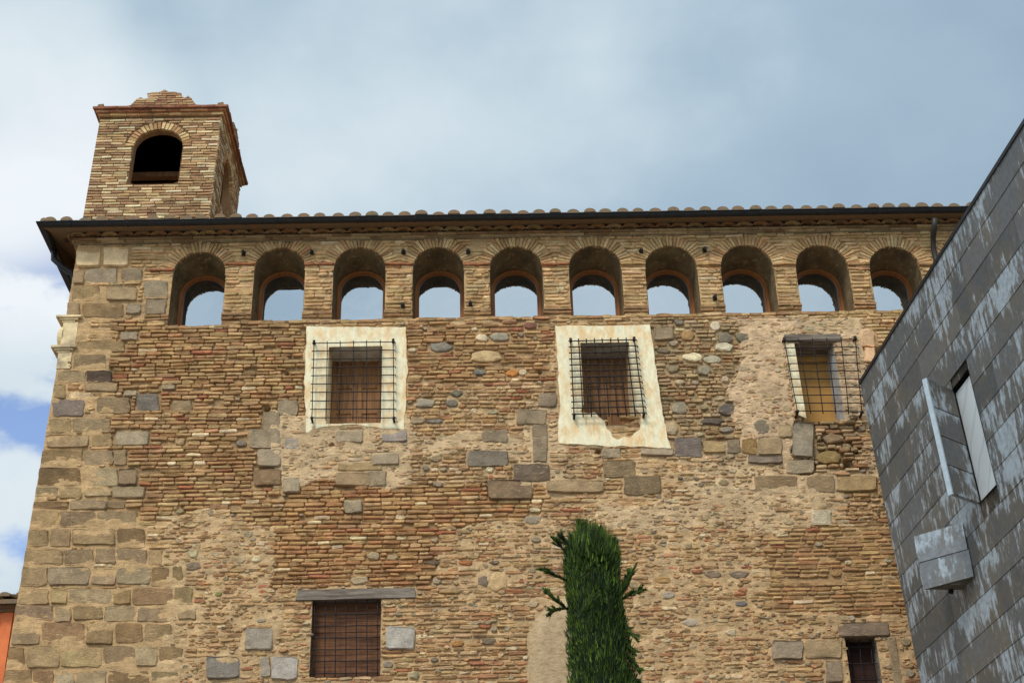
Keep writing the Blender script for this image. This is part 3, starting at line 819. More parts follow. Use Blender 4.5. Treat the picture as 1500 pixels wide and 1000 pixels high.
def surround(poly, inner, name, parent, p=0.022):
    """a coat of plaster on the wall: ragged outline, clean hole for the opening"""
    rough = lambda pts, a: [(x + a * nz3(x * 6, z * 6, 2.2) + a * .5 * nz(x * 23, z * 23, 1), z + a * nz3(x * 6, z * 6, 8.4)) for x, z in pts]
    A = rough(densify(poly), .017); B = rough(densify(inner, .06), .004)
    bm = bmesh.new(); edges = []; loops = []
    for L_ in (A, B):
        vs = [bm.verts.new((x, -p - .004 * nz3(x * 3, z * 3, 7), z)) for x, z in L_]
        loops.append(L_)
        for i in range(len(vs)): edges.append(bm.edges.new((vs[i], vs[(i + 1) % len(vs)])))
    bmesh.ops.triangle_fill(bm, use_beauty=True, use_dissolve=False, edges=edges, normal=(0, -1, 0))
    bm.verts.index_update()
    mb = MB()
    mb.add([tuple(v.co) for v in bm.verts], [tuple(v.index for v in f.verts) for f in bm.faces])
    for L_ in loops:
        n = len(L_)
        front = [(x, -p - .004 * nz3(x * 3, z * 3, 7), z) for x, z in L_]
        mb.add(front + [(x, .015, z) for x, z in L_], [(i, (i + 1) % n, n + (i + 1) % n, n + i) for i in range(n)])
    bm.free()
    return mb.build(name, M['plaster'], parent)
def reveal_mesh(o, depth, mats, taper=0.0, back=None, name="grilled_window", floor_drop=0.0):
    """plastered jambs, soffit and sill of an opening"""
    mb = MB()
    xl, xr, z0, z1 = o['xl'], o['xr'], o['z0'], o['z1']
    f = [(xl, -0.004, z0), (xr, -0.004, z0), (xr, -0.004, z1), (xl, -0.004, z1)]
    b = [(xl + taper, depth, z0), (xr - taper, depth, z0), (xr - taper, depth, z1), (xl + taper, depth, z1)]
    mb.add(f + b, [(1, 2, 6, 5), (3, 0, 4, 7)], mi=0)
    mb.add(f + b, [(2, 3, 7, 6)], mi=1)
    mb.add(f + b, [(0, 1, 5, 4)], mi=0)
    if back is not None: mb.add(b, [(0, 1, 2, 3)], mi=2)
    return mb.build(name, mats, BLD)
def grille(name_parent, corners, nh, nv, y=-0.11, r=0.0085, hook=0.03, ext=0.03, studs=True, bend=-1, name="grille"):
    """wrought iron bars from four corners (tl, tr, bl, br) lying in the plane y"""
    tl, tr, bl, br = [on_y(u, v, y) for u, v in corners]
    mb = MB()
    def P(a, b): return (tl * (1 - a) + tr * a) * (1 - b) + (bl * (1 - a) + br * a) * b
    w = (tr - tl).length; h = (tl - bl).length
    for k in range(nh):
        b = k / (nh - 1); pts = []
        ea = ext / w
        for q in range(7):
            a = -ea + (1 + 2 * ea) * q / 6
            p = P(a, b); p.z += 0.008 * nz(k * 3.1, q * .9, w); p.y += -0.012
            pts.append(p)
        if hook:
            e = pts[-1].copy(); e.z -= hook; e.x += 0.006; pts.append(e)
            e = pts[0].copy(); e.z -= hook * bend; e.x -= 0.004
            if bend > 0: pts.insert(0, e)
        mb.tube(pts, r, 6)
    for k in range(nv):
        a = k / (nv - 1); pts = []
        eb = ext / h
        for q in range(7):
            b = -eb * 1.3 + (1 + 2.6 * eb) * q / 6
            p = P(a, b); p.x += 0.008 * nz(k * 2.7, q * .8, h + 4); pts.append(p)
        mb.tube(pts, r * 0.95, 6)
    if studs:
        for a, b in ((0, 0), (1, 0), (0, 1), (1, 1)):
            p = P(a, b)
            up = 0.05 if b == 0 else -0.03
            mb.tube([p + Vector((0, y * -1 + 0.06, up)), p + Vector((0, 0.03, up * .8)), p + Vector((0, -0.01, 0))], 0.019, 6)
            mb.tube([p + Vector((0, -0.01, up)), p + Vector((0, -0.01, -up * .4))], 0.022, 6)
    return mb.build(name, M['iron'], name_parent)
def shutter(parent, x0, x1, z0, z1, y, panels, mat):
    mb = MB()
    mb.box((x0, y, z0), (x1, y + 0.03, z1))
    sw = (x1 - x0) * 0.2
    mb.box((x0, y - 0.022, z0), (x0 + sw, y - 0.002, z1)); mb.box((x1 - sw, y - 0.022, z0), (x1, y - 0.002, z1))
    for k in range(panels + 1):
        zc = z0 + (z1 - z0) * k / panels
        mb.box((x0 + sw, y - 0.020, max(z0, zc - 0.035)), (x1 - sw, y - 0.002, min(z1, zc + 0.035)))
    return mb.build("shutter", mat, parent)

# first framed window
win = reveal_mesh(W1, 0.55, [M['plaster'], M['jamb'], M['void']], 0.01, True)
win['label'] = 'shuttered window in a square cream plaster surround behind a projecting grille'
surround(SURR['W1'], [(W1['xl'], W1['z0']), (W1['xr'], W1['z0']), (W1['xr'], W1['z1']), (W1['xl'], W1['z1'])], "surround", win)
xm = (W1['xl'] + W1['xr']) / 2
shutter(win, W1['xl'] + .02, xm - .003, W1['z0'], W1['z1'] - 0.0, 0.47, 3, M['wood_shutter'])
shutter(win, xm + .003, W1['xr'] - .02, W1['z0'], W1['z1'] - 0.0, 0.47, 3, M['wood_shutter'])
grille(win, [(460, 503), (576, 501), (457, 612), (577, 612)], 10, 7, r=0.008)
# second framed window, its sill broken away on the right
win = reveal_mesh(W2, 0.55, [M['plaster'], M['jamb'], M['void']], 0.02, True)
win['label'] = 'window in the tall cream surround with its sill broken away'
inner = []
sill_px = [(850, 604), (862, 606), (871, 604), (877, 611), (885, 617), (888, 628), (894, 633), (897, 641), (905, 645), (914, 640), (923, 642), (930, 634), (937, 630), (939, 608)]
lo = wpoly(sill_px)
n10 = 10
inner = lo[:]
for k in range(1, n10): inner.append((W2['xr'] + 0.005 - .01 * k / n10, lo[-1][1] + (W2['z1'] - lo[-1][1]) * k / n10))
for k in range(n10): inner.append((W2['xr'] - (W2['xr'] - W2['xl']) * k / n10, W2['z1']))
for k in range(n10): inner.append((W2['xl'], W2['z1'] + (lo[0][1] - W2['z1']) * k / n10))
surround(SURR['W2'], inner, "surround", win)
mbk = MB()
for k in range(16):     # bared bricks in the broken sill
    u = R(878, 936); v = R(610, 636); p = on_y(u, v)
    add_block(mbk, brick_outline(p.x - R(.05, .1), p.x + R(.05, .1), p.z - .02, p.z + .02, .008), R(-.004, .02), jit(random.choice(PAL['ochre'])), lambda s, t, o: (s, -o, t), .006, .1)
bz = wpoly([(862, 648), (950, 648), (950, 606), (862, 606)])
zlo, zhi = bz[0][1], W2['z0'] - 0.03
mbk.add([(bz[0][0], 0.006, zlo), (bz[1][0], 0.006, zlo), (bz[1][0], 0.02, W2['z0']), (bz[0][0], 0.02, W2['z0']), (bz[1][0], .5, W2['z0'] + .02), (bz[0][0], .5, W2['z0'] + .02)], [(0, 1, 2, 3), (3, 2, 4, 5)], C(160, 124, 84))
mbk.build("broken_sill", M['wall'], win)
xm = (W2['xl'] + W2['xr']) / 2
shutter(win, W2['xl'] + .02, xm - .003, W2['z0'] - .02, W2['z1'], 0.47, 3, M['wood_shutter'])
shutter(win, xm + .003, W2['xr'] - .02, W2['z0'] - .02, W2['z1'], 0.47, 3, M['wood_shutter'])
grille(win, [(836, 500), (929, 498), (841, 607), (943, 605)], 13, 9, r=0.010, ext=0.035)
# third window, yellow boarded, without a frame
win = reveal_mesh(W3, 0.5, [M['jamb'], M['wood_grey'], M['void']], 0.03, True)
win['label'] = 'yellow-boarded window under a grey lintel beside the metal wall'
mb = MB(); mb.box((W3['xl'] + .02, .44, W3['z0'] - .03), (W3['xr'] - .02, .47, W3['z1'] - .02)); mb.box((W3['xl'] + .02, .36, W3['z1'] - .12), (W3['xr'] - .02, .43, W3['z1'] - .004)); mb.build("board", M['board_yellow'], win)
a, b = on_y(1147, 492), on_y(1232, 500.5)
mb = MB(); mb.hexa([(a.x, -.05, b.z + .004), (b.x, -.045, b.z - .0), (b.x, .3, b.z), (a.x, .3, b.z), (a.x + .01, -.055, a.z), (b.x, -.05, a.z - .01), (b.x, .3, a.z), (a.x, .3, a.z)]); mb.build("lintel", M['wood_grey'], win)
mb = MB()
p = SURR['W3']
mb.add([(x, -.018, z) for x, z in p] + [(x, .02, z) for x, z in p], [(0, 3, 2, 1), (0, 1, 5, 4), (1, 2, 6, 5), (2, 3, 7, 6), (3, 0, 4, 7)]); mb.build("surround", M['plaster'], win)
grille(win, [(1149, 499), (1253, 497), (1168, 602), (1262, 603)], 10, 6, r=0.008, bend=1, y=-0.14, studs=True)
# lower boarded window
win = reveal_mesh(W4, 0.28, [M['wood_grey'], M['wood_grey'], M['void']], 0.0, True)
win['label'] = 'brown-boarded barred window under a long grey beam'
mb = MB(); zz = W4['z0']
while zz < W4['z1'] - 0.01:
    h = min(R(.13, .2), W4['z1'] - zz); mb.box((W4['xl'] + .003, .16 + R(0, .012), zz + .004), (W4['xr'] - .003, .22, zz + h)); zz += h
mb.build("boarding", M['board_red'], win)
a, b = on_y(434, 863), on_y(609, 875.5)
mb = MB(); mb.hexa([(a.x, -.035, b.z - .005), (b.x, -.03, b.z + .004), (b.x, .25, b.z + .004), (a.x, .25, b.z), (a.x + .03, -.04, a.z - .02), (b.x - .02, -.03, a.z - .015), (b.x, .25, a.z), (a.x, .25, a.z)]); mb.build("lintel", M['wood_grey'], win)
grille(win, [(461, 883), (553, 882), (460, 986), (553, 985)], 7, 7, y=0.04, r=0.008, hook=0, ext=0.05, studs=False)
# lowest window by the metal wall: dark red-brown board behind bars
win = reveal_mesh(W5, 0.24, [M['wood_grey'], M['wood_grey'], M['board_dark']], 0.0, True)
win['label'] = 'small dark barred window in a stone frame'
mb = MB()
a, b = on_y(1226, 913), on_y(1304, 931.5)
add_block(mb, brick_outline(a.x, b.x, b.z, a.z, .01, .02), .03, C(124, 104, 84), lambda s, t, o: (s, -o, t), .015, .2)
a, b = on_y(1298.5, 932), on_y(1326, 1024)
add_block(mb, brick_outline(a.x, b.x, b.z, a.z, .01, .02), .02, C(150, 126, 96), lambda s, t, o: (s, -o, t), .015, .2)
mb.build("stone_frame", M['wall'], win)
grille(win, [(1243, 948), (1292, 947), (1250, 1020), (1300, 1020)], 4, 4, y=0.1, r=0.008, hook=0, ext=0.12, studs=False)

# blocked doorway, cemented flush behind the cypress
mb = MB(); pl = SURR['C']; n = len(pl)
cx = sum(x for x, _ in pl) / n; cz = sum(z for _, z in pl) / n
fine = []
for i in range(n):
    (a, b), (c, d) = pl[i], pl[(i + 1) % n]
    for k in range(6): fine.append((a + (c - a) * k / 6, b + (d - b) * k / 6))
n = len(fine)
vs = [(x, 0.03, z) for x, z in fine] + [(x + .035 * nz3(x * 5, z * 5), -0.006, z + .035 * nz3(x * 5, z * 5, 3)) for x, z in fine] + [(cx + (x - cx) * .6, -0.022, cz + (z - cz) * .6) for x, z in fine] + [(cx, -.02, cz)]
fs = [(i, (i + 1) % n, n + (i + 1) % n, n + i) for i in range(n)] + [(n + i, n + (i + 1) % n, 2 * n + (i + 1) % n, 2 * n + i) for i in range(n)] + [(2 * n + i, 2 * n + (i + 1) % n, 3 * n) for i in range(n)]
mb.add(vs, fs, smooth=True); mb.build("blocked_doorway", M['cement'], BLD)

# ------------------------------------------------------------------ carved moulding on the left corner
mb = MB()
def moulding(u0, u1, v, proj_):
    a, b = on_y(u0, v), on_y(u1, v); z = a.z
    xl = x_left(z)
    for k, (d, h0, h1) in enumerate(((proj_, 0, .035), (proj_ * .6, -.035, -.002), (proj_ * .3, -.07, -.037))):
        mb.box((xl - d, -d * .5, z + h0), (b.x - .05 * k, .35, z + h1))
    return z
za = moulding(86, 120, 467, 0.13); zb = moulding(82, 113, 511, 0.13)
xl = x_left((za + zb) / 2)
mb.box((xl - .01, -.012, zb + .04), (xl + .22, .3, za - .075))
r = (za - zb) * .36; zc = (za + zb) / 2 - .01
for k in range(1):
    n = 20; vs = []; fs = []
    for s_, rr in ((-.035, r * .8), (-.06, r), (.25, r)):
        pass
    # a round boss on the flank, seen edge on
    for q in range(n):
        a = 2 * math.pi * q / n
        for (dx, rr) in ((0.0, r), (-.06, r), (-.09, r * .7)):
            vs.append((xl + dx, .14 + rr * .9 * math.cos(a), zc + rr * math.sin(a)))
    for q in range(n):
        for j in range(2):
            fs.append((q * 3 + j, q * 3 + j + 1, ((q + 1) % n) * 3 + j + 1, ((q + 1) % n) * 3 + j))
    fs.append(tuple(q * 3 + 2 for q in range(n)))
    mb.add(vs, fs, smooth=False)
z2 = on_y(90, 540).z
mb.box((x_left(z2) - .008, -.012, z2), (x_left(z2) + .2, .3, zb - .075))
mb.build("corner_moulding", M['carved'], BLD)

# ------------------------------------------------------------------ cornice, gutter, roof
def zat(v, Y, u=600): return on_y(u, v, Y).z
z_m0, z_m1 = zat(347.5, -.06), zat(341, -.085)
z_w0 = z_m1 + .002
z_w1 = z_w0 + .105
z_b1 = z_w1 + .06
XL0 = x_left(ZT)
def corn_band(mb, d, z0, z1, c, seg=(0.2, 0.34), jitter=.004):
    """course of bricks standing d proud, along the front and returning on the left flank"""
    s = XL0 - d
    while s < 8.2:
        s1 = s + R(*seg)
        add_block(mb, brick_outline(s, s1 - .006, z0 + R(-jitter, jitter) * .5, z1, .003, .004), d + R(-jitter, jitter), jit(random.choice(c), .14), lambda a, t, o: (a, -o, t), .004, d + .05)
        s = s1
    y = -d + .02
    while y < 10.5:
        y1 = y + R(*seg)
        x0 = XL0 - d
        add_block(mb, brick_outline(y, y1 - .006, z0, z1, .003, .004), R(-jitter, jitter), jit(random.choice(c), .14), lambda a, t, o: (x0 - o, a, t), .004, d + .05)
        y = y1
mb = MB()
CB = [C(*c) for c in ((168, 140, 100), (152, 124, 88), (176, 148, 108), (140, 108, 74))]
mb.box((XL0 - .03, -.03, ZT - .02), (8.3, .3, z_m0 - .0), C(150, 134, 108))
corn_band(mb, .055, z_m0, z_m0 + (z_m1 - z_m0) * .5, CB, (.3, .5), .002)
corn_band(mb, .09, z_m0 + (z_m1 - z_m0) * .5, z_m1, CB, (.3, .5), .002)
mb.box((XL0 - .08, -.08, z_m1), (8.3, .3, z_w0 + .012), C(140, 112, 80))
# row of tile ends: small arches side by side
def tile_row(mb, d, z0, z1, pitch, along):
    n = 7; t = .016
    length = (8.3 - XL0 + d) if along else 10.5
    for k in range(int(length / pitch)):
        s0 = k * pitch + R(-.008, .008)
        c = jit(random.choice([C(176, 142, 96), C(160, 118, 78), C(146, 106, 72), C(168, 138, 98)]), .14)
        dd = d + R(-.012, .012); hh = (z1 - z0) * R(.9, 1.05)
        vs = []; fs = []
        for depth in (0, 1):
            for rr in (1, .66):
                for q in range(n + 1):
                    a = math.pi * q / n
                    u = s0 + pitch / 2 - pitch * .52 * rr * math.cos(a); z = z0 + hh * rr * math.sin(a)
                    o = -dd if depth == 0 else .1
                    vs.append((XL0 - d + u, o, z) if along else (XL0 - (dd if depth == 0 else -.1), -d + u, z))
        m_ = n + 1
        for q in range(n):
            fs += [(q, q + 1, m_ + q + 1, m_ + q), (q, 2 * m_ + q, 2 * m_ + q + 1, q + 1), (m_ + q, m_ + q + 1, 3 * m_ + q + 1, 3 * m_ + q)]
        mb.add(vs, fs, c)
tile_row(mb, .13, z_w0 + .004, z_w1 - .01, .262, True); tile_row(mb, .13, z_w0 + .004, z_w1 - .01, .262, False)
mb.box((XL0 - .04, -.04, z_w0 + .011), (8.3, .3, z_w1 + .01), C(92, 68, 46))  # backing coloured dark to paint shade into the tile hollows
corn_band(mb, .20, z_w1 + .012, z_b1, [C(128, 92, 62), C(150, 112, 76), C(120, 84, 60)], (.2, .32))
mb.box((XL0 - .31, -.31, z_b1 + .004), (8.3, .3, z_b1 + .03), C(84, 62, 44))
mb.build("cornice", M['wall'], BLD)

# gutter: half-round trough with a rolled lip, along the front and the left flank
gr = 0.062; GY = -.39
zg = zat(316.5, GY - .06, 600)
xg = on_y(62, 324, GY).x
mb = MB()
def trough(pts_fn, n=9):
    prof = [(gr * math.cos(math.pi + math.pi * k / n), gr * math.sin(math.pi + math.pi * k / n)) for k in range(n + 1)]
    prof = [(-gr - .012, .008), (-gr - .014, -.010)] + prof + [(gr, .012)]
    return prof
prof = trough(None)
vs = []; fs = []
NS = 14
sag = lambda X: .010 * nz(X * .5, 3.3, 1) + .004 * nz(X * 1.7, 1.3, 2)
for (X, Y, mode) in [(8.3 + (xg - 8.3) * k / NS, GY, 'f') for k in range(NS)] + [(xg, GY, 'c'), (xg, 10.6, 's')]:
    for a, b in prof:
        if mode == 'f': vs.append((X, Y + a + .5 * sag(X + 9), zg + b + sag(X)))
        elif mode == 'c': vs.append((X + a, Y + a, zg + b))
        else: vs.append((X + a, Y, zg + b))
m_ = len(prof)
for s in range(NS + 1):
    for k in range(m_ - 1): fs.append((s * m_ + k, s * m_ + k + 1, (s + 1) * m_ + k + 1, (s + 1) * m_ + k))
mb.add(vs, fs, smooth=True)
gut = mb.build("gutter", M['gutter'], BLD)
for k in range(16):
    X = xg + .45 + k * .92 + R(-.05, .05); mbb = MB()
    prf = [(-gr - .017, .004)] + [((gr + .007) * math.cos(math.pi + math.pi * q / 8), (gr + .007) * math.sin(math.pi + math.pi * q / 8)) for q in range(9)] + [(gr + .16, .03)]
    n_ = len(prf)
    mbb.add([(X + e, GY + a, zg + sag(X) + b) for e in (-.012, .012) for a, b in prf], [(q, q + 1, n_ + q + 1, n_ + q) for q in range(n_ - 1)])
    mbb.build("gutter_bracket", M['gutter'], gut, (X, GY, zg))
# downpipes: one at each end
def pipe(pts, r, mat):
    mb = MB(); mb.tube(pts, r, 10); return mb.build("downpipe", mat, gut)
pr = [on_y(1369, 320, -.42), on_y(1369, 334, -.36), on_y(1367, 346, -.2), on_y(1367, 362, -.09), on_y(1371, 380, -.075), on_y(1372, 400, -.07)]
q = pr[-1].copy(); q.z = 0.2; pr.append(q)
pipe(pr, .045, M['pipe'])
p0 = on_y(86, 352, .15)
pl_ = [Vector((xg + .02, .30, zg - .04)), Vector((xg + .04, .30, zg - .22)), Vector((XL0 - .30, .32, zg - .36)), Vector((XL0 - .14, .36, zg - .46)), Vector((XL0 - .085, .40, zg - .62)), Vector((x_left(13) - .07, .42, 13)), Vector((x_left(1) - .07, .42, .2))]
pipe(pl_, .05, M['gutter'])

# tiled roof: rows of barrel tiles running up a shallow slope
def roof(name, parent, x0, x1, y0, y1, z0, slope, pitch, mat, r=.098, nrow=None, dx=0):
    mb = MB(); n = 6
    k = 0
    zf = lambda y: z0 + (y - y0) * slope
    mb.hexa([(x0, y0 + .03, z0 - .10), (x1, y0 + .03, z0 - .10), (x1, y1, zf(y1) - .10), (x0, y1, zf(y1) - .10), (x0, y0 + .03, z0 - .035), (x1, y0 + .03, z0 - .035), (x1, y1, zf(y1) - .035), (x0, y1, zf(y1) - .035)], (.2, .15, .1))
    x = x0 + pitch / 2
    while x < x1:
        y = y0 + R(-.05, .03); first = True
        xx = x + R(-.02, .02); lift = .010 * nz(x * .8, 2.2, 3) + R(-.008, .008)
        while y < y1:
            yl = min(y + .40, y1 + .02); vs = []; fs = []
            r0 = r * R(.94, 1.08)
            for (yy, rr, dz) in ((y, r0, .030 + lift), (yl + .05, r0 * .84, .008 + lift)):
                for inn in (1, .80):
                    for q in range(n + 1):
                        a = math.pi * q / n
                        vs.append((xx - rr * inn * math.cos(a), yy, zf(yy) - .02 + dz + rr * inn * .78 * math.sin(a)))
            m2 = n + 1
            for q in range(n):
                fs += [(q, q + 1, m2 + q + 1, m2 + q), (q, 2 * m2 + q, 2 * m2 + q + 1, q + 1), (m2 + q, m2 + q + 1, 3 * m2 + q + 1, 3 * m2 + q)]
            if first: fs.append(tuple(range(m2, 2 * m2)))       # the lowest tile's end is filled with mortar
            first = False
            mb.add(vs, fs, (.3, .25, .2), smooth=False)
            y = yl
            if y > y0 + 1.3: y = y1 + 1 if False else y
        x += pitch
    return mb.build(name, mat, parent)
z_t = zat(307.0, GY - .0, 900) - .066
roof("roof", BLD, xg - .0, 8.3, GY - .01, 5.5, z_t, .30, .268, M['tile'])
mb = MB(); zr = z_t + (5.5 - GY) * .30
mb.add([(xg, 5.5, zr), (8.3, 5.5, zr), (8.3, 11.4, z_t), (xg, 11.4, z_t)], [(0, 1, 2, 3)])
mb.add([(xg + .02, GY + .05, z_t - .03), (xg + .02, 5.5, zr - .03), (xg + .02, 11.4, z_t - .03)], [(0, 1, 2)])
mb.tube([(xg + .02, GY + .0, z_t + .02), (xg + .02, 5.5, zr + .02), (xg + .02, 11.4, z_t + .02)], .06, 8)
mb.build("roof", M['tile'], BLD)

# ------------------------------------------------------------------ iron brackets
for (u, v) in ((357, 374), (457, 373), (591, 372), (686, 372), (939, 371), (1032, 369), (590, 451), (689, 448), (1047, 439)):
    p = on_y(u, v); mb = MB()
    mb.tube([(p.x, .04, p.z + .02), (p.x, -.09, p.z + .03), (p.x, -.12, p.z + .01), (p.x, -.12, p.z - .05)], [.02, .02, .022, .016], 7)
    mb.box((p.x - .032, -.025, p.z - .01), (p.x + .032, .02, p.z + .06))
    mb.build("iron_bracket", M['iron'], BLD, (p.x, 0, p.z))

# ------------------------------------------------------------------ bell tower
TY = 0.45
tb = dict(bl=on_y(121.5, 319, TY), tl=on_y(147, 172, TY), br=on_y(307, 316, TY), tr=on_y(324.5, 169, TY))
TZ0 = 15.0; TZ1 = (tb['tl'].z + tb['tr'].z) / 2
def lerp_line(a, b, z): k = (z - a.z) / (b.z - a.z); return a.x + (b.x - a.x) * k
def txl(z): return lerp_line(tb['bl'], tb['tl'], z)
def txr(z): return lerp_line(tb['br'], tb['tr'], z)
TW = txr(16.5) - txl(16.5); TD = TW
fr_front = lambda s, t, o: (txl(t) + s * (txr(t) - txl(t)) / TW, TY - o, t)
fr_right = lambda s, t, o: (txr(t) + o, TY + s, t)
def tower_arch(px):
    lb, rb, crown, spr = px
    z0 = on_y(*lb, TY).z; zs = on_y(*spr, TY).z; zc = on_y(*crown, TY).z
    a = on_y(*lb, TY).x; b = on_y(*rb, TY).x
    return dict(kind='arch', xl=a - txl(z0), xr=b - txl(z0), cx=(a + b) / 2 - txl(z0), rx=(b - a) / 2, z0=z0, zs=zs, zc=zc, rz=zc - zs)
TA = tower_arch(((187, 270), (260, 270), (232, 189), (232, 214)))
TA['rx'] = (TA['xr'] - TA['xl']) / 2
ta_side = dict(TA); wd = TA['xr'] - TA['xl']
ta_side['cx'] = TW * .5; ta_side['xl'] = TW * .5 - wd / 2; ta_side['xr'] = TW * .5 + wd / 2
def tower():
    mb = MB()
    for face, o in ((fr_front, TA), (fr_right, ta_side)):
        occ = Occ(0, TW, TZ0, TZ1 + .02)
        occ.mark(lambda s, t: inside(o, s, t, 0), o['xl'], o['xr'], o['z0'], o['zc'])
        # backing with the arched opening
        g = .05; ns = int(TW / g) + 1; nt_ = int((TZ1 - TZ0) / g) + 1
        vs = []; ins = []
        for j in range(nt_ + 1):
            for i in range(ns + 1):
                s = TW * i / ns; t = TZ0 + (TZ1 - TZ0) * j / nt_
                h = inside(o, s, t); ins.append(h)
                if h: s, t = snap(o, s, t)
                vs.append(face(s, t, -.004 - (.006 if not h else 0)))
        fs = []
        for j in range(nt_):
            for i in range(ns):
                q = (j * (ns + 1) + i, j * (ns + 1) + i + 1, (j + 1) * (ns + 1) + i + 1, (j + 1) * (ns + 1) + i)
                if not all(ins[k] for k in q): fs.append(q)
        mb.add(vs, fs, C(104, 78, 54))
        # voussoirs
        n = 22
        for k in range(n):
            a0 = math.pi * k / n; a1 = math.pi * (k + .78) / n; r1 = R(.12, .16)
            q = [(o['cx'] + (o['rx'] + e) * math.cos(a), o['zs'] + (o['rz'] + e) * math.sin(a)) for a, e in ((a0, -.003), (a0, r1), (a1, r1), (a1, -.003))]
            add_block(mb, q, R(.002, .012), jit(random.choice([C(206, 172, 122), C(186, 146, 98), C(170, 126, 84)]), .14), face, .004, .05, .002)
        occ.mark(lambda s, t: t >= o['zs'] and inside(o, s, t, .135), o['xl'] - .3, o['xr'] + .3, o['zs'], TZ1)
        t = TZ0
        while t < TZ1 - .02:
            h = R(.040, .046)
            if t + h > TZ1: break
            s = 0.002; first = True
            while s < TW - .03:
                L = R(.14, .30)
                if first: L = R(.1, .3); first = False
                run = 0.0
                while run < L and s + run < TW and not occ.busy(s + run, s + run + .02, t + .008, t + h - .008): run += .02
                if run < .035: s += max(run, .02); continue
                L = min(L, run, TW - s + .004)
                if TW - s - L < .05 and run >= L: L = min(run + .05, TW - s + .004)
                k = R(.85, 1.05)
                c = jit(random.choice(PAL['tower']), .14)
                tt = t + .004 * nz(s * 2, t * 5, 1)
                add_block(mb, brick_outline(s, s + L - R(.006, .012), tt, tt + h, .003, .004), R(.002, .012), c, face, .005, .03, .002)
                s += L
            t += h + R(.011, .016)
        # thickness of the opening
        f = []
        zz0 = o['z0']
        f += [(o['xl'], zz0)] + [(o['cx'] - o['rx'] * math.cos(math.pi * k / 16), o['zs'] + o['rz'] * math.sin(math.pi * k / 16)) for k in range(17)] + [(o['xr'], zz0)]
        n = len(f)
        vs = [face(s, t, 0.0) for s, t in f] + [face(s, t, -.17) for s, t in f]
        mb.add(vs, [(i, i + 1, n + i + 1, n + i) for i in range(n - 1)] + [(n - 1, 0, n, 2 * n - 1)], C(150, 112, 76))
    # remaining walls and the dark inside faces
    zb = TZ1
    A = lambda x, y, z: (x, y, z)
    def holed(f, c):      # a wall with a square belfry opening, f(s, z) gives the point
        s0, s1, h0, h1 = ta_side['xl'], ta_side['xr'], TA['z0'], TA['zc']
        for a0, a1, b0, b1 in ((0, TW, TZ0, h0), (0, TW, h1, zb), (0, s0, h0, h1), (s1, TW, h0, h1)):
            mb.add([f(a0, b0), f(a1, b0), f(a1, b1), f(a0, b1)], [(0, 1, 2, 3)], c)
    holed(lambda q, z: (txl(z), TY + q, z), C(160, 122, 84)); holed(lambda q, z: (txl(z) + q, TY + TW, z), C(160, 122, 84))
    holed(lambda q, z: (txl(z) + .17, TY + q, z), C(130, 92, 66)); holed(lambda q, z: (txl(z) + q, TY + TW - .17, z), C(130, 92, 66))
    w = .17; zf = TA['z0'] - .0
    x0, x1, y0, y1 = txl(zf) + w, txr(zf) - w, TY + w, TY + TW - w
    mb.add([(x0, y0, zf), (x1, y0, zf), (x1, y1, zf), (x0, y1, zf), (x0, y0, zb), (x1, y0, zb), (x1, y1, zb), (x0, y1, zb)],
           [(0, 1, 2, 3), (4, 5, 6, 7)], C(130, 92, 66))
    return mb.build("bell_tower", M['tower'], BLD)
TOW = tower()
# cornice of the tower
mb = MB()
zc0 = TZ1; Z = [zc0, zc0 + .055, zc0 + .10, zc0 + .148]
for (d, a, b, pal) in ((.035, Z[0], Z[1], [C(192, 152, 104), C(206, 172, 122), C(172, 124, 82)]), (.075, Z[1], Z[2], [C(166, 112, 76), C(184, 134, 92), C(150, 96, 66)]), (.12, Z[2], Z[3], [C(136, 86, 64), C(126, 78, 58), C(150, 98, 72)])):
    x0, x1 = txl(a) - d, txr(a) + d; y0, y1 = TY - d, TY + TW + d
    mb.box((x0 + .01, y0 + .01, a), (x1 - .01, y1 - .01, b), pal[0])
    s = x0
    while s < x1 - .02:
        s1 = min(x1, s + R(.2, .3)); s1 = x1 if x1 - s1 < .08 else s1
        add_block(mb, brick_outline(s, s1 - .006, a + .002, b - .002, .002, .003), R(-.003, .004), jit(random.choice(pal), .12), lambda q, t, o: (q, y0 - o, t), .004, .04, .001); s = s1
    s = y0
    while s < y1 - .02:
        s1 = min(y1, s + R(.2, .3)); s1 = y1 if y1 - s1 < .08 else s1
        add_block(mb, brick_outline(s, s1 - .006, a + .002, b - .002, .002, .003), R(-.003, .004), jit(random.choice(pal), .12), lambda q, t, o: (x1 + o, q, t), .004, .04, .001); s = s1
mb.build("tower_cornice", M['tower'], TOW)
ZC = Z[3]
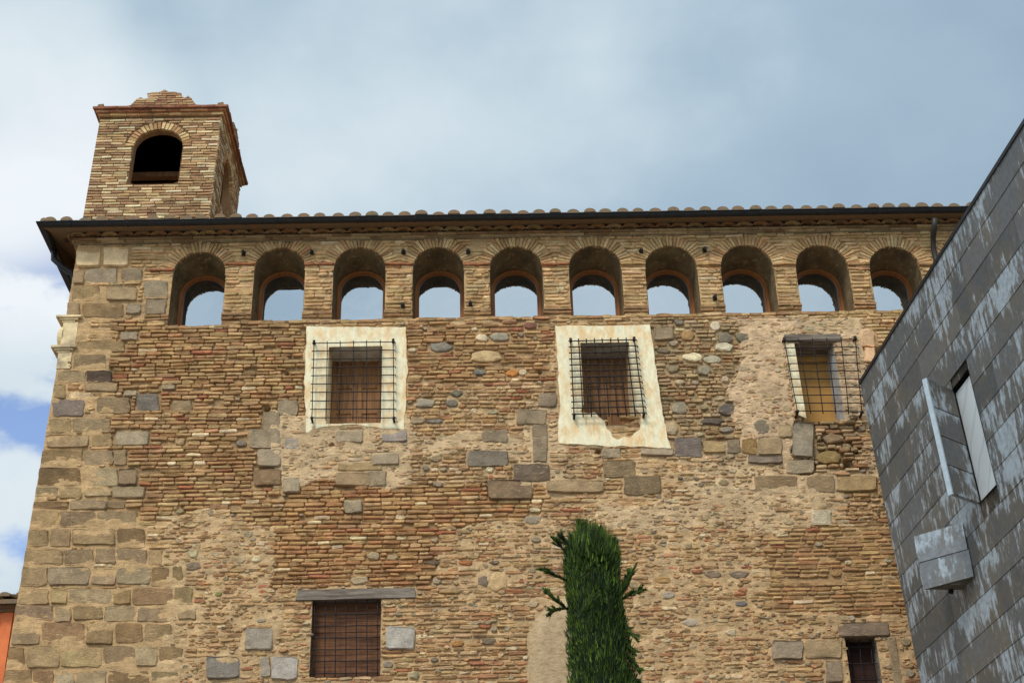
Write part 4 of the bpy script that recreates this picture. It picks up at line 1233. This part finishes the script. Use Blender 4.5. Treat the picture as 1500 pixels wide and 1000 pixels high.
# shaped gables on the front and the right side
gp = [(387, 222), (425, 190), (465, 150), (495, 136), (527, 150), (560, 140), (550, 102), (640, 96), (700, 74), (745, 94), (838, 99), (850, 135), (872, 140), (897, 126), (925, 147), (962, 196), (1008, 216)]
gpw = [on_y(120 + a / 5.77, 120 + b / 5.77, TY - .06) for a, b in gp]
gz0 = min(p.z for p in gpw)
gs = [(p.x - txl(TZ1), max(ZC + .003, ZC + p.z - gz0)) for p in gpw]
gs[0] = (gs[0][0], ZC + .003); gs[-1] = (gs[-1][0], ZC + .003)
def gable(face, name):
    mb = MB(); n = len(gs)
    vs = [face(s, t, .05) for s, t in gs] + [face(s, t, -.2) for s, t in gs]
    mb.add(vs, [tuple(range(n - 1, -1, -1)), tuple(range(n, 2 * n))] + [(i, (i + 1) % n, n + (i + 1) % n, n + i) for i in range(n)], C(120, 88, 62))
    t = ZC + .006
    top = max(p[1] for p in gs)
    while t < top - .02:
        xs = []
        tm = t + .02
        for i in range(n):
            (a, b), (c, d) = gs[i], gs[(i + 1) % n]
            if (b > tm) != (d > tm): xs.append(a + (c - a) * (tm - b) / (d - b))
        xs.sort()
        for k in range(0, len(xs) - 1, 2):
            s = xs[k]
            while s < xs[k + 1] - .03:
                s1 = min(xs[k + 1], s + R(.12, .26)); s1 = xs[k + 1] if xs[k + 1] - s1 < .05 else s1
                add_block(mb, brick_outline(s + .002, s1 - .006, t, t + .038, .003, .004), .055 + R(0, .012), jit(random.choice([C(156, 116, 84), C(172, 134, 96), C(148, 104, 76), C(182, 148, 108)]), .12), face, .004, .03, .001); s = s1
        t += .049
    return mb.build(name, M['tower'], TOW)
gable(lambda s, t, o: (txl(TZ1) + s, TY - .01 - o, t), "gable")
gable(lambda s, t, o: (txr(TZ1) + .01 + o, TY + s, t), "gable")
mb = MB()
x0, x1, y0, y1 = txl(TZ1) - .1, txr(TZ1) + .1, TY - .1, TY + TW + .1
mb.add([(x0, y0, ZC + .004), (x1, y0, ZC + .004), (x1, y1, ZC + .004), (x0, y1, ZC + .004), ((x0 + x1) / 2, (y0 + y1) / 2, ZC + .32)], [(0, 1, 4), (1, 2, 4), (2, 3, 4), (3, 0, 4)])
for cx_, cy_ in ((txl(TZ1) - .0, TY - .04), (txr(TZ1) - .02, TY - .04), (txr(TZ1) + .03, TY + TW)):
    mb.hexa([(cx_ - .05, cy_ - .05, ZC), (cx_ + .06, cy_ - .05, ZC), (cx_ + .06, cy_ + .1, ZC), (cx_ - .05, cy_ + .1, ZC), (cx_ - .045, cy_ - .05, ZC + .06), (cx_ + .05, cy_ - .05, ZC + .075), (cx_ + .05, cy_ + .1, ZC + .08), (cx_ - .04, cy_ + .1, ZC + .07)])
mb.build("roof", M['tile'], TOW)
mb = MB()
for (z, y) in ((TA['zs'] + .02, TY + .9),):
    mb.box((txl(z) + .3, y, z), (txr(z) - .3, y + .12, z + .10))
mb.build("beam", M['wood_shutter'], TOW)

# ------------------------------------------------------------------ zinc-clad modern building on the right
ZF = on_y(1260, 560, -1.0); ZTOP = ZF.z
zl = on_y(1310, 807, -1.0)
near = on_z(1500, 180, ZTOP)
AX = (near - ZF); AX.z = 0; AX.normalize()
LEAN = Vector(((ZF.x - zl.x) / (ZTOP - zl.z), 0, 1.0))
NRM = AX.cross(LEAN).normalized()
if NRM.x > 0: NRM = -NRM
def zp(a, z, o=0.0): return ZF + AX * a + LEAN * (z - ZTOP) + NRM * o
ZB = empty("zinc_clad_building", (7.5, -6, 0), "modern building clad in dark streaked zinc sheets at the right edge", "building")
ZLEN = 15.0; ROW = .375
# bay positions on the wall plane
def on_zinc(u, v): return on_plane(u, v, ZF, NRM)
def az(p): return (p - ZF).dot(AX)
g_tl, g_tr, g_br, g_bl = on_zinc(1393, 571), on_zinc(1418, 545), on_zinc(1462, 709), on_zinc(1436, 735)
GA0, GA1 = (az(g_tl) + az(g_bl)) / 2, (az(g_tr) + az(g_br)) / 2
GZ1, GZ0 = (g_tl.z + g_tr.z) / 2, (g_bl.z + g_br.z) / 2
def cladding():
    mb = MB()
    z1 = ZTOP; k = 0
    while z1 > 0:
        z0 = max(0, z1 - ROW)
        a = 0.0; first = True
        while a < ZLEN:
            L = R(1.0, 1.9) if not first else R(.5, 1.7)
            first = False
            b = min(ZLEN, a + L)
            tone = R(.72, 1.22); da = R(-.9, .7); c = (.108 * tone, .111 * tone, .112 * tone)
            spans = [(a + .003, b - .003)]
            if z1 > GZ0 + .01 and z0 < GZ1 - .01:           # leave the bay's window open
                ns = []
                for (p, q) in spans:
                    if q <= GA0 or p >= GA1: ns.append((p, q))
                    else:
                        if p < GA0: ns.append((p, GA0))
                        if q > GA1: ns.append((GA1, q))
                spans = ns
                zz0, zz1 = z0, z1
            for p, q in spans:
                vs = []; cs = []
                nn = max(1, int((q - p) / .3))
                wob = [R(-.0015, .0015) for _ in range(nn + 1)]
                for (zz, o, al) in ((z1 - .001, 0.002, 1), (z0 + .02, .007, 0.1), (z0 + .002, .008, 0), (z0 + .002, -.01, 0)):
                    for i in range(nn + 1):
                        vs.append(tuple(zp(p + (q - p) * i / nn, zz, o + wob[i]))); cs.append((*c, al + da))
                m_ = nn + 1
                fs = [(r * m_ + i, (r + 1) * m_ + i, (r + 1) * m_ + i + 1, r * m_ + i + 1) for r in range(3) for i in range(nn)]
                for e in (0, nn): fs.append((e, m_ + e, 2 * m_ + e, 3 * m_ + e))
                mb.add(vs, fs, cols=cs)
            a = b
        z1 = z0; k += 1
    # backing volume: far end, top and the wall behind the sheets
    def quad(pts, c=(.05, .05, .05)): mb.add([tuple(p) for p in pts], [(0, 1, 2, 3)], cols=[(*c, .3)] * 4)
    # backing sheet with the bay window left open
    for (a0, a1, q0, q1) in ((0, GA0, 0, ZTOP), (GA1, ZLEN, 0, ZTOP), (GA0, GA1, 0, GZ0), (GA0, GA1, GZ1, ZTOP)):
        quad([zp(a0, q0, -.012), zp(a1, q0, -.012), zp(a1, q1, -.012), zp(a0, q1, -.012)], (.01, .01, .01))
    W = Vector((8, 0, 0))
    quad([zp(0, 0, .004), zp(0, 0) + W, zp(0, ZTOP) + W, zp(0, ZTOP, .004)])
    quad([zp(ZLEN, 0, .004), zp(ZLEN, 0) + W, zp(ZLEN, ZTOP) + W, zp(ZLEN, ZTOP, .004)])
    quad([zp(0, ZTOP, -.01), zp(ZLEN, ZTOP, -.01), zp(ZLEN, ZTOP) + W, zp(0, ZTOP) + W])
    return mb.build("cladding", M['zinc'], ZB)
cladding()
def strip(name, pa, pb, w, h, mat, parent, nrm=NRM):
    pass
mb = MB()
P = [zp(-.02, ZTOP - .03, .02), zp(ZLEN, ZTOP - .03, .02), zp(ZLEN, ZTOP - .03, -.2), zp(-.02, ZTOP - .03, -.2), zp(-.02, ZTOP + .02, .02), zp(ZLEN, ZTOP + .02, .02), zp(ZLEN, ZTOP + .02, -.2), zp(-.02, ZTOP + .02, -.2)]
mb.hexa(P, (.03, .03, .033)); mb.build("top_flashing", M['gutter'], ZB)
# bay: recessed glass, dark reveal and a projecting metal fin
mb = MB()
q = [zp(GA0, GZ0, -.03), zp(GA1, GZ0, -.03), zp(GA1, GZ1 - .05, -.03), zp(GA0, GZ1 - .05, -.03)]
mb.add([tuple(p) for p in q] + [tuple(p - NRM * .03) for p in q], [(0, 1, 2, 3), (7, 6, 5, 4), (2, 3, 7, 6)])
bay = mb.build("bay_window", M['frosted'], ZB)
mb = MB()
f = [zp(GA0, GZ0, .012), zp(GA1, GZ0, .012), zp(GA1, GZ1, .012), zp(GA0, GZ1, .012)]; b = [p - NRM * .25 for p in f]
mb.add([tuple(p) for p in f + b], [(0, 1, 5, 4), (1, 2, 6, 5), (2, 3, 7, 6), (3, 0, 4, 7), (4, 5, 6, 7)]); mb.build("reveal", M['void'], bay)
fo_t = on_z(1356, 556, GZ1); fo_b = on_z(1397, 722, GZ0)
fo = ((fo_t - zp(GA0, GZ1)) + (fo_b - zp(GA0, GZ0))) / 2; fo.z = 0
FL = fo.length; fd = fo.normalized(); fn = Vector((fd.y, -fd.x, 0))
if fn.y > 0: fn = -fn
mb = MB(); nrow = 4
def fp(k, z, o): return zp(GA0 - .004, z) + fd * (FL * k) + fn * o
zs_ = [GZ0 + (GZ1 - GZ0) * k / nrow for k in range(nrow + 1)]
for k in range(nrow):
    z0, z1 = zs_[k] + .006, zs_[k + 1]; t = R(.85, 1.15)
    v = [fp(0, z0, .012), fp(1, z0, .012), fp(1, z0, -.045), fp(0, z0, -.045), fp(0, z1 - .002, .006), fp(1, z1 - .002, .006), fp(1, z1 - .002, -.045), fp(0, z1 - .002, -.045)]
    mb.add([tuple(p) for p in v], [(0, 3, 2, 1), (4, 5, 6, 7), (0, 1, 5, 4), (1, 2, 6, 5), (2, 3, 7, 6), (3, 0, 4, 7)], cols=[(.11 * t, .108 * t, .105 * t, .2)] * 4 + [(.11 * t, .108 * t, .105 * t, 1)] * 4)
v = [fp(.02, GZ0, -.002), fp(.99, GZ0, -.002), fp(.99, GZ0, -.04), fp(.02, GZ0, -.04), fp(.02, GZ1, -.002), fp(.99, GZ1, -.002), fp(.99, GZ1, -.04), fp(.02, GZ1, -.04)]
mb.hexa(v, (.01, .01, .01)); mb.build("fin", M['zinc'], bay)
mb = MB(); v = [fp(1.0, GZ0 - .01, .016), fp(1.045, GZ0 - .01, .016), fp(1.045, GZ0 - .01, -.05), fp(1.0, GZ0 - .01, -.05), fp(1.0, GZ1 + .005, .016), fp(1.045, GZ1 + .005, .016), fp(1.045, GZ1 + .005, -.05), fp(1.0, GZ1 + .005, -.05)]
mb.hexa(v); mb.build("fin_edge", M['fin_edge'], bay)
# lower wedge-shaped box
b_t, b_b = on_zinc(1414, 762), on_zinc(1426, 847)
BA = (az(b_t) + az(b_b)) / 2; BZ1, BZ0 = b_t.z, b_b.z
ot = on_z(1341, 782, BZ1); ob = on_z(1356, 866, BZ0)
oo = ((ot - zp(BA, BZ1)) + (ob - zp(BA, BZ0))) / 2; oo.z = 0
def bx_(k, z, o=0): return zp(BA, z, .016 + o) + oo * k
# foot of the perpendicular from the outer edge back to the wall
dist_o = -(-oo.dot(NRM)); aa = oo.dot(AX)
mb = MB()
zmid = BZ0 + (BZ1 - BZ0) * .5
nx = 6
for (z0, z1, t, al) in ((BZ0, zmid - .004, 1.0, (.5, 1.3)), (zmid + .002, BZ1, 1.25, (1.5, 2.6))):
    vs = []; cs = []
    for z, o, a_ in ((z0, .012, al[0]), (z1, .0, al[1])):
        for i in range(nx + 1):
            k = i / nx; p = bx_(k, z) + Vector((-abs(oo.y), 0, 0)).normalized() * o
            vs.append(tuple(p)); cs.append((.15 * t, .157 * t, .165 * t, a_))
    mb.add(vs, [(i, i + 1, nx + 2 + i, nx + 1 + i) for i in range(nx)], cols=cs)
P0, P1 = bx_(0, BZ0, 0), bx_(1, BZ0)
far0 = zp(BA + aa, BZ0, .01)
up = LEAN * (BZ1 - BZ0)
cols8 = [(.06, .06, .062, .0)] * 4
mb.add([tuple(P1), tuple(far0), tuple(far0 + up), tuple(P1 + up)], [(0, 1, 2, 3)], cols=cols8)
mb.add([tuple(P0), tuple(P1), tuple(far0)], [(0, 1, 2)], cols=cols8[:3])
mb.add([tuple(P0 + up), tuple(P1 + up), tuple(far0 + up)], [(0, 1, 2)], cols=cols8[:3])
box = mb.build("box_bay", M['zinc'], ZB)
mb = MB(); p = on_zinc(1408, 858); mb.tube([p - NRM * .05, p + NRM * .12, p + NRM * .15 - LEAN * .08], .035, 10); mb.build("drain_spout", M['void'], ZB)

# ------------------------------------------------------------------ orange house at the lower left
HY = .9
HB = empty("orange_house", (-9, 3, 0), "orange stuccoed house with a tiled eave, peeping out at the lower left corner", "house")
hc = on_y(19, 905, HY); he = on_y(10, 884, HY - .25)
xr_h = x_left(9) - .10
zeh = on_y(5, 897, HY).z
mb = MB()
mb.box((-12, HY, 0), (hc.x, 8, zeh)); mb.box((hc.x - .14, HY - .03, 0), (hc.x + .0, HY - .001, zeh - .005))
mb.build("wall", M['stucco'], HB)
mb = MB(); mb.box((-12, HY - .06, zeh), (hc.x + .05, 8, zeh + .05)); mb.box((-12, HY - .13, zeh + .05), (hc.x + .1, 8, zeh + .085)); mb.build("cornice", M['tile'], HB)
roof("roof", HB, -12, hc.x + .16, HY - .26, 6, zeh + .16, .3, .22, M['tile'], r=.08)

# ------------------------------------------------------------------ cypress
def leaf_material():
    mt, nt, N, L, b = new_mat("cypress_leaf", 0.65)
    at = N.new('ShaderNodeAttribute'); at.attribute_name = 'Col'
    tc = N.new('ShaderNodeTexCoord')
    n1 = tex_noise(N, L, tc.outputs['Object'], 5, 4, 0.6)
    L.new(vmul(N, L, at.outputs['Color'], maprange(N, L, n1, .3, .7, .5, 1.5)), b.inputs['Base Color'])
    b.inputs['Specular IOR Level'].default_value = 0.2
    return mt
M['leaf'] = leaf_material()
CY = -5.0
def cypress():
    base = on_y(868, 800, CY)
    px = base.x - .005
    root = empty("cypress_tree", (px, CY, 0), "tall dark green columnar cypress with stray sprigs in front of the old wall", "tree")
    mb = MB(); mb.tube([(px, CY, 0), (px + .01, CY, 2.5), (px, CY, 6.4)], [.16, .12, .04], 10); mb.build("trunk", M['bark'], root)
    top = 7.95
    def radius(z):
        if z < 1.2: return .15 + .35 * max(0, z - .5)
        if z < 6.0: return .50 - .115 * max(0, (z - 3.5)) / 2.5
        return .385 - .085 * (z - 6.0) / 2.0
    def axis(z): return px - .02 * (z - 7) + (.03 if z < 6.5 else 0) * (6.5 - z)
    mb = MB()
    greens = [(.044, .078, .005), (.027, .050, .004), (.060, .100, .007), (.014, .030, .004), (.084, .126, .010)]
    # the dense inside of the crown
    n = 18; vs = []; fs = []; zs = [.7 + k * .18 for k in range(int((7.42 - .7) / .18) + 1)]
    for z in zs:
        for k in range(n):
            a = 2 * math.pi * k / n; r_ = (radius(z) - .10) * (1 + .18 * nz3(math.cos(a) * 2, math.sin(a) * 2, z * 2))
            if z > 7.3: r_ *= .8
            vs.append((axis(z) + r_ * math.cos(a), CY + r_ * math.sin(a), z))
    for j in range(len(zs) - 1):
        for k in range(n): fs.append((j * n + k, j * n + (k + 1) % n, (j + 1) * n + (k + 1) % n, (j + 1) * n + k))
    fs.append(tuple(range((len(zs) - 1) * n, len(zs) * n)))
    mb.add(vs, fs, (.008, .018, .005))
    def spray(p, d, L, w, c):
        """a flat scaly sprig: a tapering blade with side scales"""
        d = d.normalized(); side = d.cross(Vector((R(-1, 1), R(-1, 1), R(-.3, .3)))).normalized()
        m_ = 3; pv = []
        bend = Vector((R(-.2, .2), R(-.2, .2), R(0, .3)))
        for k in range(m_ + 1):
            q = k / m_; cpt = p + d * (L * q) + bend * (L * q * q * .5)
            ww = w * (1 - q) ** .7 * (1.0 if k % 2 else .55) + .001
            pv += [tuple(cpt - side * ww), tuple(cpt + side * ww)]
        mb.add(pv, [(2 * k, 2 * k + 1, 2 * k + 3, 2 * k + 2) for k in range(m_)], c)
    for _ in range(64000):
        z = .6 + (top - .45 - .6) * R(0, 1)
        if z < 5.4 and R(0, 1) < .75: continue
        a = R(0, 2 * math.pi)
        lump = 1 + .14 * nz3(math.cos(a) * 2.2, math.sin(a) * 2.2, z * 1.3) + .13 * nz(math.cos(a) * 7, math.sin(a) * 7, z * 2.5)
        r_ = (radius(z) - .045) * lump - abs(random.gauss(0, .045))
        p = Vector((axis(z) + r_ * math.cos(a), CY + r_ * math.sin(a), z))
        d = Vector((math.cos(a) * R(-.05, .6) + R(-.3, .3), math.sin(a) * R(-.05, .6) + R(-.3, .3), 1))
        spray(p, d, R(.03, .085), R(.003, .008), jit(random.choice(greens), .35))
    for _s in range(19):
        sa = R(0, 6.28); sr = .29 * math.sqrt(R(0, 1)); sx, sy, hh, ww = sr * math.cos(sa), sr * math.sin(sa), R(.18, .46) * (1.05 - 1.2 * sr), R(.05, .09)
        for _ in range(330):      # upright spires of the top
            q = R(0, 1) ** 1.2; a = R(0, 6.28); r_ = ww * (1 - q * .85) * math.sqrt(R(0, 1))
            p = Vector((axis(7.6) + sx + r_ * math.cos(a), CY + sy + r_ * math.sin(a), 7.36 + .20 * (1 - (sr / .29) ** 2) + hh * q))
            spray(p, Vector((math.cos(a) * .45 + R(-.3, .3), math.sin(a) * .45 + R(-.3, .3), 1)), R(.03, .085), R(.003, .008), jit(random.choice(greens), .3))
    for _ in range(1500):     # between them
        a = R(0, 2 * math.pi); r_ = .29 * math.sqrt(R(0, 1))
        zt = 7.34 + .24 * (1 - (r_ / .29) ** 2) + .08 * nz(math.cos(a) * r_ * 9, math.sin(a) * r_ * 9, 3)
        p = Vector((axis(7.6) + r_ * math.cos(a), CY + r_ * math.sin(a), zt + R(0, .2)))
        spray(p, Vector((R(-.25, .25), R(-.25, .25), 1)), R(.08, .2), R(.005, .010), jit(random.choice(greens), .3))
    # stray branches standing off the column
    def branch(pts, nn):
        P3 = [on_y(u, v, CY + dy) for u, v, dy in pts]
        mb.tube(P3, [.012 - .003 * k for k in range(len(P3))], 5, (.04, .05, .02))
        for _ in range(nn):
            k = R(.12, len(P3) - 1.001); i = int(k); p = P3[i].lerp(P3[i + 1], k - i)
            t = (P3[i + 1] - P3[i]).normalized()
            for _k in range(6): spray(p, t * 2.0 + Vector((R(-.8, .8), R(-.8, .8), R(-.3, .8))), R(.03, .09) * (1.25 - .75 * k / (len(P3) - 1)), R(.004, .008), jit(random.choice(greens), .3))
    _b = branch
    def branch(pts, nn):
        _b(pts, nn)
        for _ in range(5):
            k = R(.15, .8) * (len(pts) - 1); i = min(int(k), len(pts) - 2); f = k - i
            u, v, d = [pts[i][q] * (1 - f) + pts[i + 1][q] * f for q in range(3)]
            du, dv = pts[-1][0] - pts[0][0], pts[-1][1] - pts[0][1]; n_ = math.hypot(du, dv)
            an = R(-.65, .65); L = R(9, 18) * (1.1 - .6 * k / (len(pts) - 1))
            eu = (du * math.cos(an) - dv * math.sin(an)) / n_ * L; ev = (du * math.sin(an) + dv * math.cos(an)) / n_ * L
            _b([(u, v, d), (u + eu * .5, v + ev * .5, d + R(-.04, .04)), (u + eu, v + ev - 1.5, d + R(-.08, .08))], max(6, nn // 9))
    branch([(832, 815, -.1), (820, 797, -.15), (808, 787, -.2)], 60)
    branch([(830, 850, -.1), (812, 842, -.2), (800, 835, -.22), (788, 834, -.25)], 80)
    branch([(832, 892, -.1), (815, 880, -.2), (798, 864, -.25)], 90)
    branch([(832, 890, -.1), (815, 893, -.2), (804, 900, -.2)], 50)
    branch([(905, 880, -.1), (918, 855, -.15), (932, 827, -.2)], 110)
    branch([(908, 880, -.1), (925, 868, -.2), (945, 864, -.2)], 80)
    branch([(910, 905, -.1), (922, 925, -.15), (934, 938, -.2)], 70)
    branch([(918, 955, -.1), (928, 968, -.15), (937, 985, -.2)], 60)
    branch([(846, 905, -.38), (862, 888, -.42), (876, 868, -.45)], 110)
    branch([(850, 845, -.36), (862, 835, -.4), (872, 826, -.42)], 70)
    branch([(893, 900, -.36), (894, 880, -.4), (890, 855, -.42)], 70)
    branch([(834, 800, -.1), (826, 790, -.12), (820, 784, -.14)], 40)
    branch([(912, 930, -.1), (921, 945, -.13), (930, 958, -.15)], 60)
    branch([(908, 860, -.1), (917, 848, -.1), (922, 838, -.12)], 60)
    branch([(925, 990, -.1), (932, 998, -.1), (938, 1010, -.1)], 40)
    mb.build("crown", M['leaf'], root)
cypress()

# ------------------------------------------------------------------ ground
mb = MB(); mb.add([(-250, -250, 0), (250, -250, 0), (250, 250, 0), (-250, 250, 0)], [(0, 1, 2, 3)])
g = mb.build("ground", M['ground']); g['kind'] = 'structure'
